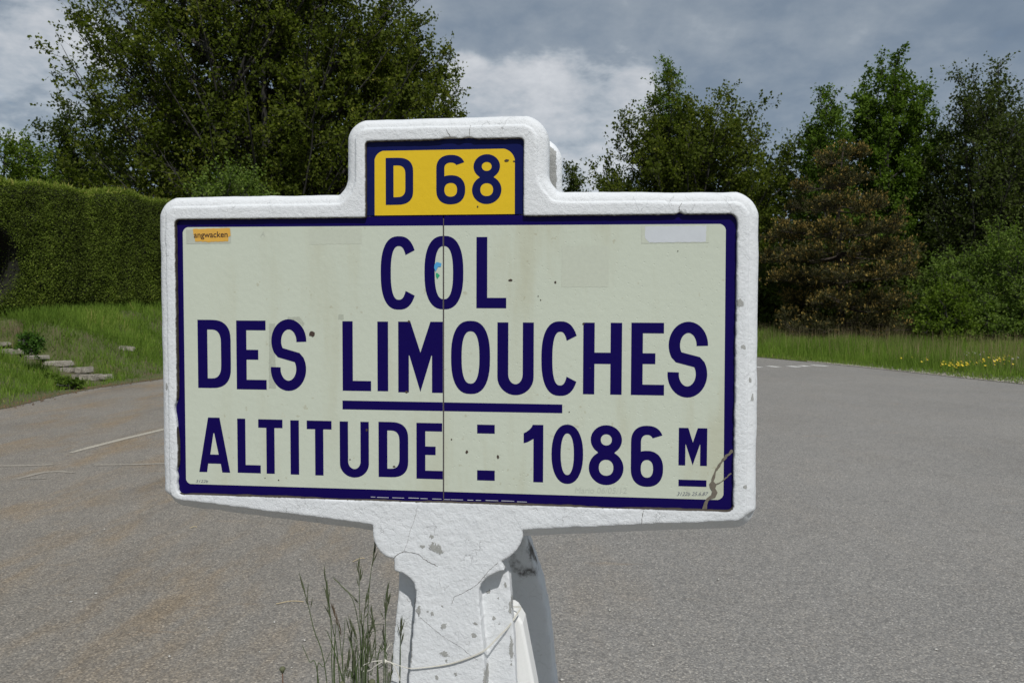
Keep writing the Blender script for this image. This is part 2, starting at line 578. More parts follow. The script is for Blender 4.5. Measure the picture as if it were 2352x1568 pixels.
        wall = np.clip(1.5 - np.abs(dh2 - 0.2) / 3.4, 0, 1)
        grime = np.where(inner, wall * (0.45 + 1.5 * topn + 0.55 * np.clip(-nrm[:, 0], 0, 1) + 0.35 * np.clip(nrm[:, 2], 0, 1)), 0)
    else:
        wear = np.where((P[:, 2] > 318) & (P[:, 1] > 57) & (P[:, 0] < 181), 0.75, 0.0) + 0.05 + 0.08 * np.clip((P[:, 2] + 700) / 300, 0, 1)
        grime = 1.15 * np.clip((P[:, 2] + 560) / 90, 0, 1) * np.clip((-300 - P[:, 2]) / 60, 0, 1) * (0.45 + 0.6 * np.clip(0.6 * vnoise(P / 26, 61) + 0.8 * vnoise(P / 9, 62), -0.4, 1)) * (P[:, 1] > 30)
    if not front:                             # the rear slab looks the other way
        P[:, 1] *= -1
        Q = Q[:, ::-1]
    me = np_mesh('slab', P / 1000.0, Q, {'wear': wear, 'grime': grime})
    return me

M_slab = link('concrete_slab', concrete_slab(True), M_paint, sign, True)
M_slab.location = (0, 0, ZC)
rear = link('concrete_slab', concrete_slab(False), M_paint_rear, sign, True)
TILT = 0.16
rear.rotation_euler = (TILT, 0, 0)
_yr = 0.222
rear.location = (0.015, _yr + 0.441 * math.sin(TILT), ZC + 0.441 * (1 - math.cos(TILT)))
rear['label'] = 'rear slab facing away, with a stained white leg'

def slab_prism(name, loop, y0, y1, mat, parent, bevel=0.0, segs=2, origin=(0, 0, ZC)):
    """prism from a loop in (u, v) mm between two depths in mm"""
    bm = bmesh.new()
    f = [bm.verts.new((p[0] / 1000, y0 / 1000, p[1] / 1000)) for p in loop]
    g = [bm.verts.new((p[0] / 1000, y1 / 1000, p[1] / 1000)) for p in loop]
    n = len(loop)
    ff = bm.faces.new(f); bm.faces.new(g[::-1])
    for i in range(n):
        bm.faces.new((f[i], g[i], g[(i + 1) % n], f[(i + 1) % n]))
    bmesh.ops.recalc_face_normals(bm, faces=bm.faces)
    if bevel:
        es = [e for e in bm.edges if e.verts[0] in f and e.verts[1] in f]
        bmesh.ops.bevel(bm, geom=es, offset=bevel / 1000, segments=segs, affect='EDGES', profile=0.5)
    me = bpy.data.meshes.new(name)
    bm.to_mesh(me); bm.free()
    o = link(name, me, mat, parent)
    o.location = origin
    return o

# flat back of the front slab
slab_prism('back_face', rounded([(-540, 284), (-183, 286), (-166, 424), (166, 424), (184, 285), (540, 280), (542, -276), (125, -310), (100, -400), (110, -615), (150, -1050), (184, -1400), (-160, -1400), (-130, -1050), (-94, -615), (-80, -400), (-125, -310), (-540, -272)], 0), 60, 64.5, M_paint, sign)
# web of stucco between the two legs
web = slab_prism('stucco_web', rounded([(60, -520), (66, -500), (100, -492), (118, -490), (126, -495), (140, -517), (151, -573), (166, -650), (190, -800), (240, -1404), (-80, -1404), (-40, -700)], 0),
                 72, 125, M_stucco, sign, 6, 3)

# ---- enamel panels
def flat(name, loops, y, mat, parent, thick=0.25, origin=(0, 0, 0)):
    """enamel figure: loops in (u, v) mm (outer first, then holes), a thin raised skin with its own edges"""
    pts = [[Vector((p[0] / 1000, 0, p[1] / 1000)) for p in lp] for lp in loops]
    tris = tessellate_polygon(pts)
    allp = [p for lp in pts for p in lp]
    nv = len(allp)
    v = [(p.x, y / 1000, p.z) for p in allp] + [(p.x, (y + thick) / 1000, p.z) for p in allp]
    faces = []
    for a, b_, c in tris:
        n = (allp[b_] - allp[a]).cross(allp[c] - allp[a])
        faces.append((a, b_, c) if n.y < 0 else (a, c, b_))
    k = 0
    for lp in pts:
        m = len(lp)
        for i in range(m):
            a, b_ = k + i, k + (i + 1) % m
            faces.append((a, a + nv, b_ + nv, b_))
        k += m
    me = py_mesh(name, v, faces)
    bm = bmesh.new(); bm.from_mesh(me)
    bm.to_mesh(me); bm.free()
    o = link(name, me, mat, parent)
    o.location = origin
    return o

Y_PAN = 8.0
def panel(name, u0, u1, v0, v1, mat, y=Y_PAN):
    return slab_prism(name, [(u0, v0), (u1, v0), (u1, v1), (u0, v1)], y, y + 7, mat, sign, 0.6, 2)

pan_l = panel('enamel_panel', -536, -4.9, -274, 266.2, M_blue)
pan_l['label'] = 'left half of the place name panel'
pan_r = panel('enamel_panel', -3.0, 536, -274, 266.2, M_blue, Y_PAN - 0.25)
pan_r['label'] = 'right half of the place name panel, cracked at its lower corner'
pan_t = panel('route_plate', -158, 154, 267.8, 414, M_blue_route, Y_PAN - 0.1)
pan_t['label'] = 'yellow route number plate with blue border'
# grout in the joints
slab_prism('joint_filler', [(-5.4, -270), (-2.5, -270), (-2.5, 262), (-5.4, 262)], Y_PAN + 1.0, Y_PAN + 6, M_hair, sign)
YF = Y_PAN - 0.3
flat('cream_field', [rounded([(-514, -247), (-5.3, -247), (-5.3, 248.5), (-514, 249.8)], [9, 0, 0, 10], 6)], YF, M_cream, pan_l)
flat('cream_field', [rounded([(-2.6, -247), (508.5, -247), (506, 247), (-2.6, 248.5)], [0, 10, 10, 0], 6)], YF - 0.25, M_cream_r, pan_r)
flat('yellow_field', [rounded([(-134.5, 268.4), (128.6, 268.4), (128.4, 387), (-134.3, 387.5)], [0, 0, 20, 16], 8)], YF - 0.1, M_yellow, pan_t)

# ---- letters
def ell(cx, cy, rx, ry, a0, a1, n, e=1.0):
    out = []
    for i in range(n + 1):
        a = math.radians(a0 + (a1 - a0) * i / n)
        c, s = math.cos(a), math.sin(a)
        out.append((cx + rx * math.copysign(abs(c) ** e, c), cy + ry * math.copysign(abs(s) ** e, s)))
    return out

def stroke(path, w):
    P = np.array(path, float)
    T = np.gradient(P, axis=0)
    T /= np.linalg.norm(T, axis=1)[:, None]
    Nn = np.stack([-T[:, 1], T[:, 0]], 1)
    return [tuple(p) for p in P + Nn * w / 2] + [tuple(p) for p in (P - Nn * w / 2)[::-1]]

def glyph(ch, x0, x1, y0, y1, s):
    w, h = x1 - x0, y1 - y0
    cx, cy = (x0 + x1) / 2, (y0 + y1) / 2
    if ch == 'I' or ch == '-':
        return [[(x0, y0), (x1, y0), (x1, y1), (x0, y1)]]
    if ch == 'L':
        return [[(x0, y0), (x1, y0), (x1, y0 + s * 0.95), (x0 + s, y0 + s * 0.95), (x0 + s, y1), (x0, y1)]]
    if ch == 'T':
        return [[(cx - s / 2, y0), (cx + s / 2, y0), (cx + s / 2, y1 - s), (x1, y1 - s), (x1, y1), (x0, y1), (x0, y1 - s), (cx - s / 2, y1 - s)]]
    if ch == 'E':
        m = y0 + h * 0.505; b_ = s * 0.47
        return [[(x0, y0), (x1, y0), (x1, y0 + s * 0.92), (x0 + s, y0 + s * 0.92), (x0 + s, m - b_), (x0 + w * 0.73, m - b_), (x0 + w * 0.73, m + b_), (x0 + s, m + b_),
                 (x0 + s, y1 - s * 0.92), (x1 - w * 0.02, y1 - s * 0.92), (x1 - w * 0.02, y1), (x0, y1)]]
    if ch == 'H':
        m = y0 + h * 0.505; b_ = s * 0.5
        return [[(x0, y0), (x0 + s, y0), (x0 + s, m - b_), (x1 - s, m - b_), (x1 - s, y0), (x1, y0), (x1, y1), (x1 - s, y1), (x1 - s, m + b_), (x0 + s, m + b_), (x0 + s, y1), (x0, y1)]]
    if ch == 'M':
        q = w * 0.275; st = w * 0.24
        return [[(x0, y0), (x0 + st, y0), (x0 + st, y0 + h * 0.52), (x0 + st + 1, y0 + h * 0.525), (cx, y0 + h * 0.01), (x1 - st - 1, y0 + h * 0.525), (x1 - st, y0 + h * 0.52), (x1 - st, y0),
                 (x1, y0), (x1, y1), (x1 - q, y1), (cx, y0 + h * 0.565), (x0 + q, y1), (x0, y1)]]
    if ch == 'm':
        q = w * 0.335; st = w * 0.24
        return [[(x0, y0), (x0 + st, y0), (x0 + st, y0 + h * 0.56), (x0 + st + 0.6, y0 + h * 0.565), (cx, y0 + h * 0.01), (x1 - st - 0.6, y0 + h * 0.565), (x1 - st, y0 + h * 0.56), (x1 - st, y0),
                 (x1, y0), (x1, y1), (x1 - q, y1), (cx, y0 + h * 0.615), (x0 + q, y1), (x0, y1)]]
    if ch == 'A':
        return [[(x0, y0), (x0 + w * 0.255, y0), (x0 + w * 0.295, y0 + h * 0.158), (x0 + w * 0.70, y0 + h * 0.158), (x0 + w * 0.745, y0), (x1, y0), (x0 + w * 0.675, y1), (x0 + w * 0.305, y1)],
                [(x0 + w * 0.365, y0 + h * 0.325), (x0 + w * 0.475, y0 + h * 0.715), (x0 + w * 0.50, y0 + h * 0.715), (x0 + w * 0.635, y0 + h * 0.325)]]
    if ch == 'D':
        r = w * 0.58; ry = min(h * 0.30, r * 1.35); e = 0.80
        ri, ryi = max(r - s, 1), max(ry - s * 0.7, 1)
        o = [(x0, y0)] + ell(x1 - r, y0 + ry, r, ry, -90, 0, 9, e) + ell(x1 - r, y1 - ry, r, ry, 0, 90, 9, e) + [(x0, y1)]
        i_ = [(x0 + s, y0 + s * 0.95)] + ell(x1 - s - ri, y0 + s * .95 + ryi, ri, ryi, -90, 0, 7, e) + ell(x1 - s - ri, y1 - s * .95 - ryi, ri, ryi, 0, 90, 7, e) + [(x0 + s, y1 - s * 0.95)]
        return [o, i_]
    if ch in 'O0':
        e = 0.80 if ch == 'O' else 0.90
        return [ell(cx, cy, w / 2, h / 2, 0, 360, 44, e)[:-1], ell(cx, cy, w / 2 - s, h / 2 - s * 0.97, 0, 360, 36, e)[:-1]]
    if ch == 'U':
        ry = h * 0.25; ryi = ry - s * 0.75
        o = [(x0, y1)] + ell(cx, y0 + ry, w / 2, ry, 180, 360, 18) + [(x1, y1), (x1 - s, y1)]
        return [o + ell(cx, y0 + s + ryi, w / 2 - s, ryi, 360, 180, 14) + [(x0 + s, y1)]]
    if ch == 'C':
        e = 0.80
        rx, ry = w / 2, h / 2
        a0 = 33
        out = ell(cx, cy, rx, ry, a0, 360 - a0, 40, e)
        inn = ell(cx, cy, rx - s, ry - s * 0.95, a0 + 4, 360 - a0 - 4, 34, e)
        return [out + inn[::-1]]
    if ch == 'S':
        rx = (w - s) / 2 * 0.95; ry = h * 0.235
        k = 0.985
        p = ell(cx + w * .008, y1 - s / 2 - ry, rx * k, ry, -2, 222, 26)
        q = ell(cx - w * .008, y0 + s / 2 + ry, rx, ry, 42, -186, 26)
        return [stroke(p + q, s)]
    if ch == '8':
        rb, rtp = h * 0.285, h * 0.245
        wb, wt_ = w / 2, w / 2 * 0.90
        yb, yt = y0 + rb, y1 - rtp
        out = []
        for a in range(0, 360, 5):
            c, s_ = math.cos(math.radians(a)), math.sin(math.radians(a))
            def hit(cyy, rx, ry, up):
                # ray from (cx,cy) towards (c,s_)
                oy = cy - cyy
                A = (c / rx) ** 2 + (s_ / ry) ** 2; B = 2 * oy * s_ / ry ** 2; Cc = (oy / ry) ** 2 - 1
                D = B * B - 4 * A * Cc
                return (-B + math.sqrt(D)) / (2 * A) if D >= 0 else 0
            t_ = max(hit(yb, wb, rb, 0), hit(yt, wt_, rtp, 1))
            out.append((cx + c * t_, cy + s_ * t_))
        return [out, ell(cx, yb + (s * .03), wb - s * 1.02, rb - s * 0.93, 0, 360, 26, 0.9)[:-1], ell(cx, yt, wt_ - s * 1.02, rtp - s * 0.93, 0, 360, 24, 0.95)[:-1]]
    if ch == '6':
        rb = h * 0.295; yb = y0 + rb
        ra = h * 0.27; ya = y1 - ra
        e = 0.86
        o = ell(cx, ya, w / 2, ra, 22, 180, 18, e)                     # over the top from the right terminal to the left
        o += ell(cx, yb, w / 2, rb, 180, 360, 20, e)
        xi = x0 + s
        ah = 180 - math.degrees(math.acos(((w / 2 - s) / (w / 2)) ** (1 / e)))
        o += ell(cx, yb, w / 2, rb, 0, ah, 16, e)                      # bowl outer up and over to the stem
        o += [(xi, ya - ra * 0.05)]
        o += ell(cx, ya, w / 2 - s, ra - s * 0.93, 175, 30, 14, e)
        return [o, ell(cx, yb, w / 2 - s, rb - s * 0.93, 0, 360, 30, e)[:-1]]
    if ch == '1':
        return [[(x1 - s, y0), (x1, y0), (x1, y1), (x0 + w * 0.46, y1), (x0 + w * 0.40, y1 - h * 0.045), (x0 + w * 0.28, y1 - h * 0.09), (x0 + w * 0.12, y1 - h * 0.13), (x0, y1 - h * 0.15),
                 (x0, y1 - h * 0.325), (x0 + w * 0.2, y1 - h * 0.305), (x1 - s, y1 - h * 0.245)]]

LET_T = [('D', -113.2, -61.0, 287.6, 374.3, 14.9), ('6', -17.4, 36.8, 287.2, 377.7, 15.2), ('8', 49.4, 104.1, 287.0, 377.7, 15.2)]
LET_L = [('C', -123.4, -53.9, 93.0, 229.6, 19.4), ('D', -486.5, -419.7, -59.2, 72.3, 19.7), ('E', -408.2, -348.2, -60.8, 71.3, 20.2), ('S', -340.5, -267.6, -62.5, 74.3, 19.6),
         ('L', -198.0, -142.6, -60.4, 71.0, 20), ('I', -130.2, -109.6, -60.2, 70.7, 20), ('M', -90.2, -5.4, -61.7, 70.8, 20),
         ('A', -486.6, -423.5, -222.8, -116.4, 16), ('L', -408.2, -361.6, -222.3, -117.3, 16.3), ('T', -366.0, -317.4, -222.5, -117.8, 16.3), ('I', -301.8, -284.8, -222.8, -118.5, 16),
         ('T', -269.2, -220.3, -223.1, -118.4, 16.3), ('U', -204.3, -147.5, -225.3, -118.7, 16.3), ('D', -128.7, -71.4, -222.6, -118.0, 17), ('E', -55.6, -5.4, -223.9, -118.5, 17)]
LET_R = [('L', 57.9, 113.5, 96.2, 227.0, 20.2), ('O', 10.4, 83.7, -62.9, 72.9, 20), ('U', 97.3, 164.7, -63.7, 70.4, 20.3), ('C', 178.8, 247.7, -63.7, 72.9, 20.2), ('H', 255.2, 325.2, -59.9, 70.7, 20.6),
         ('E', 341.8, 401.1, -59.9, 71.1, 20.8), ('S', 406.1, 479.0, -63.1, 73.3, 20.2), ('-', 59.7, 92.8, -136.0, -119.5, 0), ('-', 59.8, 93.0, -223.8, -204.8, 0),
         ('1', 146.7, 183.1, -224.2, -117.8, 18.2), ('0', 198.3, 256.4, -225.8, -116.0, 17), ('8', 266.8, 329.9, -225.9, -115.8, 18), ('6', 343.0, 401.0, -226.9, -115.4, 18),
         ('m', 428.2, 478.6, -186.1, -117.9, 12), ('-', 428.7, 478.2, -224.0, -212.0, 0)]
YL = YF - 0.22
for lst, par, mat, dy in ((LET_T, pan_t, M_blue_route, -0.1), (LET_L, pan_l, M_blue, 0), (LET_R, pan_r, M_blue, -0.25)):
    for ch, a, b_, c, d, s in lst:
        nm = 'letter' if ch.isalpha() else ('digit' if ch.isdigit() else 'dash')
        flat(nm, glyph(ch, a, b_, c, d, s), YL + dy, mat, par, 0.2)
# the O of COL straddles the joint: one half on each panel
def clip_o(side):
    g = glyph('O', -39.9, 33.5, 93.8, 229.7, 19.4)
    lim = -5.4 if side < 0 else -2.5
    def cut(lp):
        out = []
        m = len(lp)
        for i in range(m):
            p, q = lp[i], lp[(i + 1) % m]
            pin, qin = (p[0] - lim) * side > 0, (q[0] - lim) * side > 0
            if pin: out.append(p)
            if pin != qin:
                t_ = (lim - p[0]) / (q[0] - p[0]); out.append((lim, p[1] + (q[1] - p[1]) * t_))
        return out
    o, i_ = cut(g[0]), cut(g[1])
    # both loops are open on the joint: join them into one outline
    def start(lp):
        k = [j for j, p in enumerate(lp) if abs(p[0] - lim) < 1e-6]
        m = len(lp)
        for j in k:
            if abs(lp[(j + 1) % m][0] - lim) > 1e-6:
                return lp[j:] + lp[:j]
        return lp
    return [start(o) + start(i_)[::-1]]
flat('letter', clip_o(-1), YL, M_blue, pan_l, 0.2)
flat('letter', clip_o(1), YL - 0.25, M_blue, pan_r, 0.2)
flat('underline', [[(-198.5, -95.8), (-5.4, -95.6), (-5.4, -79.2), (-198.5, -79.0)]], YL, M_blue, pan_l, 0.2)
flat('underline', [[(-2.5, -95.6), (217.8, -95.4), (217.7, -79.4), (-2.5, -79.2)]], YL - 0.25, M_blue, pan_r, 0.2)

# ---- damage, stickers, pencil marks
def blot(cx, cy, r, n=9, sx_=1.0):
    return [(cx + math.cos(a) * r * sx_ * random.uniform(0.65, 1.2), cy + math.sin(a) * r * random.uniform(0.65, 1.2)) for a in [2 * math.pi * i / n for i in range(n)]]
YCH = YL - 0.55
for (a, b_, r, q) in ((-257.8, 47, 5.5, 1.3), (-69.6, 70.9, 2.6, 1), (-74.2, -60.8, 2.2, 1.2), (-151.5, -134.2, 2.8, .8), (-98.4, -202, 1.6, 1.8), (-325.7, -234.2, 1.3, 1), (-184.3, -190.9, 1, 2), (-353, -231, 1.2, .8)):
    flat('chip', [blot(a, b_, r, 10, q)], YCH, M_chip, pan_l, 0.2)
for (a, b_, r, q) in ((40.6, -171, 3.2, .8), (99.1, -178.9, 3.2, .8), (255.5, 68.5, 2, 1), (230.6, -92.8, 1.3, .8), (11.5, -148.4, 1.6, 1), (121.2, 147.8, 2.2, 1.8), (203.7, 143.9, 2.4, .8),
                      (172.5, 118.6, 1.2, .8), (177, 111.6, 1.2, 1), (422.8, 199.7, 1, 1), (268, -12, 1.2, .8)):
    flat('chip', [blot(a, b_, r, 10, q)], YCH - 0.25, M_chip, pan_r, 0.2)
for (a, b_, r, q) in ((113.9, 365.4, 2.4, 2.0), (60.1, 282.5, 1.6, 1.2), (127, 364, 1.4, 2)):
    flat('chip', [blot(a, b_, r, 10, q)], YCH - 0.1, M_chip, pan_t, 0.2)

def crack_strip(name, pts, w, y, mat, parent, jag=0.4):
    P = [np.array(pts[0], float)]
    for a, b_ in zip(pts[:-1], pts[1:]):
        a, b_ = np.array(a, float), np.array(b_, float)
        m = max(2, int(np.linalg.norm(b_ - a) / 3))
        for k in range(1, m + 1):
            P.append(a + (b_ - a) * k / m + np.array([random.uniform(-jag, jag), random.uniform(-jag, jag)]))
    P = np.array(P)
    T = np.gradient(P, axis=0); T /= np.linalg.norm(T, axis=1)[:, None]
    Nn = np.stack([-T[:, 1], T[:, 0]], 1)
    ww = np.array([w * random.uniform(0.5, 1.3) for _ in P])[:, None]
    lp = [tuple(p) for p in P + Nn * ww / 2] + [tuple(p) for p in (P - Nn * ww / 2)[::-1]]
    return flat(name, [lp], y, mat, parent, 0.2)
crack_strip('mortar_crack', [(523.6, -156.7), (512.6, -167.3), (501.5, -181.8), (493, -197.5), (487.7, -216), (487.0, -219)], 4.8, YCH - 0.3, M_mortar, pan_r, 0.7)
crack_strip('mortar_crack', [(521.7, -198), (514.3, -204.6), (505.7, -212.6), (494, -220)], 2.2, YCH - 0.35, M_mortar, pan_r, 0.5)
flat('mortar_crack', [[(483.2, -218.4), (487, -213.6), (490.7, -213.6), (496.3, -219.4), (493.8, -225.9), (498, -233.5), (494.1, -242.7), (486.1, -245.6), (481.8, -249.6), (479.8, -257), (479.8, -264.2), (471, -264.4), (473, -258), (474.8, -252.4), (478.5, -245),
                       (487.2, -237.8), (488.4, -231.2), (484.5, -224.9)]], YCH - 0.42, M_mortar, pan_r, 0.3)

M_stick = simple('yellow_sticker', (0.66, 0.37, 0.06), 0.5, 0.12, 60)
M_stick_ink = simple('sticker_print', (0.05, 0.022, 0.012), 0.6)
M_glue = simple('sticker_glue', (0.44, 0.46, 0.385), 0.7, 0.12, 120)
M_glue2 = simple('old_sticker_glue', (0.497, 0.527, 0.432), 0.7, 0.12, 140)
M_glue3 = simple('grimy_sticker_glue', (0.40, 0.425, 0.345), 0.8, 0.25, 260)
M_silver = simple('faded_sticker', (0.55, 0.575, 0.60), 0.55, 0.07, 90)
M_pencil = simple('pencil_mark', (0.455, 0.485, 0.41), 0.7)
M_inkline = simple('ink_mark', (0.12, 0.13, 0.17), 0.6)
YS = YF - 0.5
def ragged(lp, j=0.7, stepmm=4):
    out = []
    m = len(lp)
    for i in range(m):
        a, b_ = np.array(lp[i], float), np.array(lp[(i + 1) % m], float)
        k = max(1, int(np.linalg.norm(b_ - a) / stepmm))
        for q in range(k):
            out.append(tuple(a + (b_ - a) * q / k + np.random.default_rng(len(out) + i * 37).uniform(-j, j, 2)))
    return out
flat('glue_patch', [ragged([(-507, 218.1), (-416.7, 218.4), (-416.9, 244.1), (-507, 244.9)], 0.25)], YS + 0.15, M_glue, pan_l, 0.1)
stk = flat('sticker', [ragged([(-493.4, 246.1), (-491, 232.5), (-489.1, 222.9), (-461.1, 221.1), (-438.1, 221.8), (-422.6, 222.5), (-421.4, 230.6), (-417.4, 232.8), (-418.3, 247.4)], 0.6)], YS - 0.2, M_stick, sign, 0.2, (0, 0, ZC))
stk['label'] = 'torn yellow sticker'
flat('sticker', [ragged([(372.3, 214.8), (471.3, 215.4), (472.2, 244), (364.4, 244.1), (364.6, 222.5)], 0.5)], YS - 0.25, M_silver, sign, 0.15, (0, 0, ZC))['label'] = 'faded silver sticker'
flat('glue_patch', [ragged([(358, 213.5), (476.5, 214), (476.5, 245.5), (358, 245.5)], 0.3)], YS - 0.1, M_glue2, pan_r, 0.1)
M_bl = simple('blue_sticker', (0.07, 0.33, 0.62), 0.5)
M_gr = simple('green_sticker', (0.02, 0.34, 0.16), 0.5)
flat('sticker', [[(-20.7, 176.4), (-21.5, 171.2), (-18.8, 163.3), (-14, 172.5), (-8.6, 173), (-7.5, 179), (-16.7, 181.7)]], YL - 0.5, M_bl, sign, 0.15, (0, 0, ZC))['label'] = 'scrap of blue sticker'
flat('sticker', [[(-18.3, 161.4), (-18, 155.3), (-15.6, 150.3), (-10.8, 156.7), (-14.8, 160.6)]], YL - 0.5, M_gr, sign, 0.15, (0, 0, ZC))['label'] = 'scrap of green sticker'
for lp, par, dy in (([(-306, 78), (-282, 79), (-272, 66), (-274, 60), (-286, 72), (-304, 73)], pan_l, 0), ([(-344, -58), (-330, -58), (-331, 66), (-342, 66)], pan_l, 0),
                    ([(-206, 74), (-196, 74), (-196, 84), (-206, 84)], pan_l, 0), ([(-262, 215), (-160, 216), (-160, 244), (-263, 244)], pan_l, 0),
                    ([(215, 135), (300, 135), (300, 210), (215, 210)], pan_r, -.25)):
    flat('glue_patch', [ragged(lp, 0.8, 4 if par is pan_r or lp[0][0] < -262.5 and lp[0][0] > -262 else 3)], YF - 0.2 + dy, M_glue3 if lp[0][0] in (-306, -344, -206) else M_glue2, par, 0.05)

def text_mesh(body, u0, u1, v0, y, mat, parent, name='writing', shear=0.0, hscale=1.0, rot=0.0, bold=0.0):
    cu = bpy.data.curves.new('writing', 'FONT')
    cu.body = body
    cu.size = 1.0
    cu.shear = shear
    cu.offset = bold
    tmp = bpy.data.objects.new('writing_source', cu)
    COL.objects.link(tmp)
    dg = bpy.context.evaluated_depsgraph_get()
    me = bpy.data.meshes.new_from_object(tmp.evaluated_get(dg))
    bpy.data.objects.remove(tmp)
    co = np.empty(len(me.vertices) * 3, np.float32)
    me.vertices.foreach_get('co', co)
    co = co.reshape(-1, 3)
    k = (u1 - u0) / 1000 / (co[:, 0].max() - co[:, 0].min())
    xx = (co[:, 0] - co[:, 0].min()) * k; zz = co[:, 1] * k * hscale
    new = np.stack([u0 / 1000 + xx, np.full(len(co), y / 1000), v0 / 1000 + zz + xx * rot], 1)
    me.vertices.foreach_set('co', new.astype(np.float32).ravel())
    me.update()
    me.materials.clear()
    o = link(name, me, mat, parent)
    return o
text_mesh('angwacken', -491, -423, 229.6, YS - 0.5, M_stick_ink, stk, 'lettering', 0, 1.0, 0.01, 0.012)
text_mesh('3122b', -494, -468.6, -243.8, YF - 0.3, M_inkline, pan_l, 'writing', 0.3, 0.75, 0.02)
text_mesh('3122b 25.6.87', 426, 482, -241.5, YF - 0.55, M_inkline, pan_r, 'writing', 0.35, 1.0, 0.03)
text_mesh('Mario 06/05/12', 242, 336, -242, YF - 0.55, M_pencil, pan_r, 'writing', 0.1, 1.0, 0.02)
text_mesh('A', -358, -349, 231, YF - 0.3, M_pencil, pan_l, 'writing', 0.2, 1.0)
M_scratch = simple('scratch', (0.55, 0.55, 0.60), 0.6)
for (a, b_, par, dy) in ((-144, -5.5, pan_l, 0), (-2.4, 153, pan_r, -0.25)):
    x = a
    while x < b_:
        l = random.uniform(6, 26)
        e = min(b_, x + l)
        zz_ = -261.3 + random.uniform(-.4, .4)
        flat('scratch', [[(x, zz_ - 0.5), (e, zz_ - 0.4), (e, zz_ + 0.5), (x, zz_ + 0.6)]], YF - 0.1 + dy, M_scratch, par, 0.05)
        x = e + random.uniform(0.5, 9)

# hairline cracks across the post, laid into the paint surface
from mathutils.bvhtree import BVHTree
_bv = BVHTree.FromPolygons([v.co[:] for v in M_slab.data.vertices], [p.vertices[:] for p in M_slab.data.polygons])
def surf(u, v, lift=0.35):
    hit = _bv.ray_cast(Vector((u / 1000, -0.2, v / 1000)), Vector((0, 1, 0)))
    y = hit[0].y if hit[0] is not None else 0.0
    return Vector((u / 1000, y - lift / 1000, v / 1000))
def hairline(pts, w):
    P = []
    for a, b_ in zip(pts[:-1], pts[1:]):
        m = max(2, int(math.dist(a, b_) / 2.5))
        for k in range(m):
            P.append((a[0] + (b_[0] - a[0]) * k / m + random.uniform(-.6, .6), a[1] + (b_[1] - a[1]) * k / m + random.uniform(-.6, .6)))
    P.append(pts[-1])
    Pn = np.array(P)
    T = np.gradient(Pn, axis=0); T /= np.linalg.norm(T, axis=1)[:, None] + 1e-9
    v, f = [], []
    for i, p in enumerate(P):
        ww = w * random.uniform(0.4, 1.2)
        nx_, nz_ = -T[i, 1] * ww / 2, T[i, 0] * ww / 2
        v += [surf(p[0] + nx_, p[1] + nz_), surf(p[0] - nx_, p[1] - nz_)]
        if i:
            k = 2 * i
            f.append((k - 2, k - 1, k + 1, k))
    o = link('hairline_crack', py_mesh('hairline_crack', v, f), M_hair, sign)
    o.location = (0, 0, ZC)
hairline([(-98, -375), (-90, -367), (-78, -361), (-64, -362), (-49, -365), (-40, -374), (-27, -381), (-13, -387)], 1.1)
hairline([(-78, -361), (-72, -345), (-66, -322), (-58, -300), (-52, -276)], 0.45)
hairline([(101, -374), (84, -390), (73, -404), (59, -420), (46, -428), (31, -437), (18, -443), (13, -457)], 0.8)
hairline([(-58, -470), (-46, -486), (-31, -498), (-13, -512), (4, -524), (17, -531), (35, -541), (50, -554), (63, -561)], 0.6)
hairline([(366, -268), (364, -282), (363, -296)], 0.9)
hairline([(425, 266), (423, 276), (428, 284)], 1.2)
hairline([(46, 406), (46, 420), (48, 430)], 0.9)
hairline([(12, 408), (6, 416), (2, 424)], 0.9)

# ------------------------------------------------------------------ twine tied round the post
def tube(paths, r, sides=6):
    """one mesh of tubes along polylines; paths: list of (points, radius or list)"""
    vv, ff = [], []
    for pts, rad in paths:
        P = [Vector(p) for p in pts]
        base = len(vv)
        n = len(P)
        for i, p in enumerate(P):
            t_ = (P[min(i + 1, n - 1)] - P[max(i - 1, 0)])
            if t_.length < 1e-9: t_ = Vector((0, 0, 1))
            t_.normalize()
            a = t_.cross(Vector((0.3, 0.9, 0.2))).normalized(); b_ = t_.cross(a)
            rr = rad[i] if isinstance(rad, (list, tuple)) else rad
            for k in range(sides):
                q = 2 * math.pi * k / sides
                vv.append(p + (a * math.cos(q) + b_ * math.sin(q)) * rr)
        for i in range(n - 1):
            for k in range(sides):
                a0 = base + i * sides + k; a1 = base + i * sides + (k + 1) % sides
                ff.append((a0, a1, a1 + sides, a0 + sides))
        ff.append(tuple(base + k for k in range(sides))[::-1])
        ff.append(tuple(base + (n - 1) * sides + k for k in range(sides)))
    return vv, ff

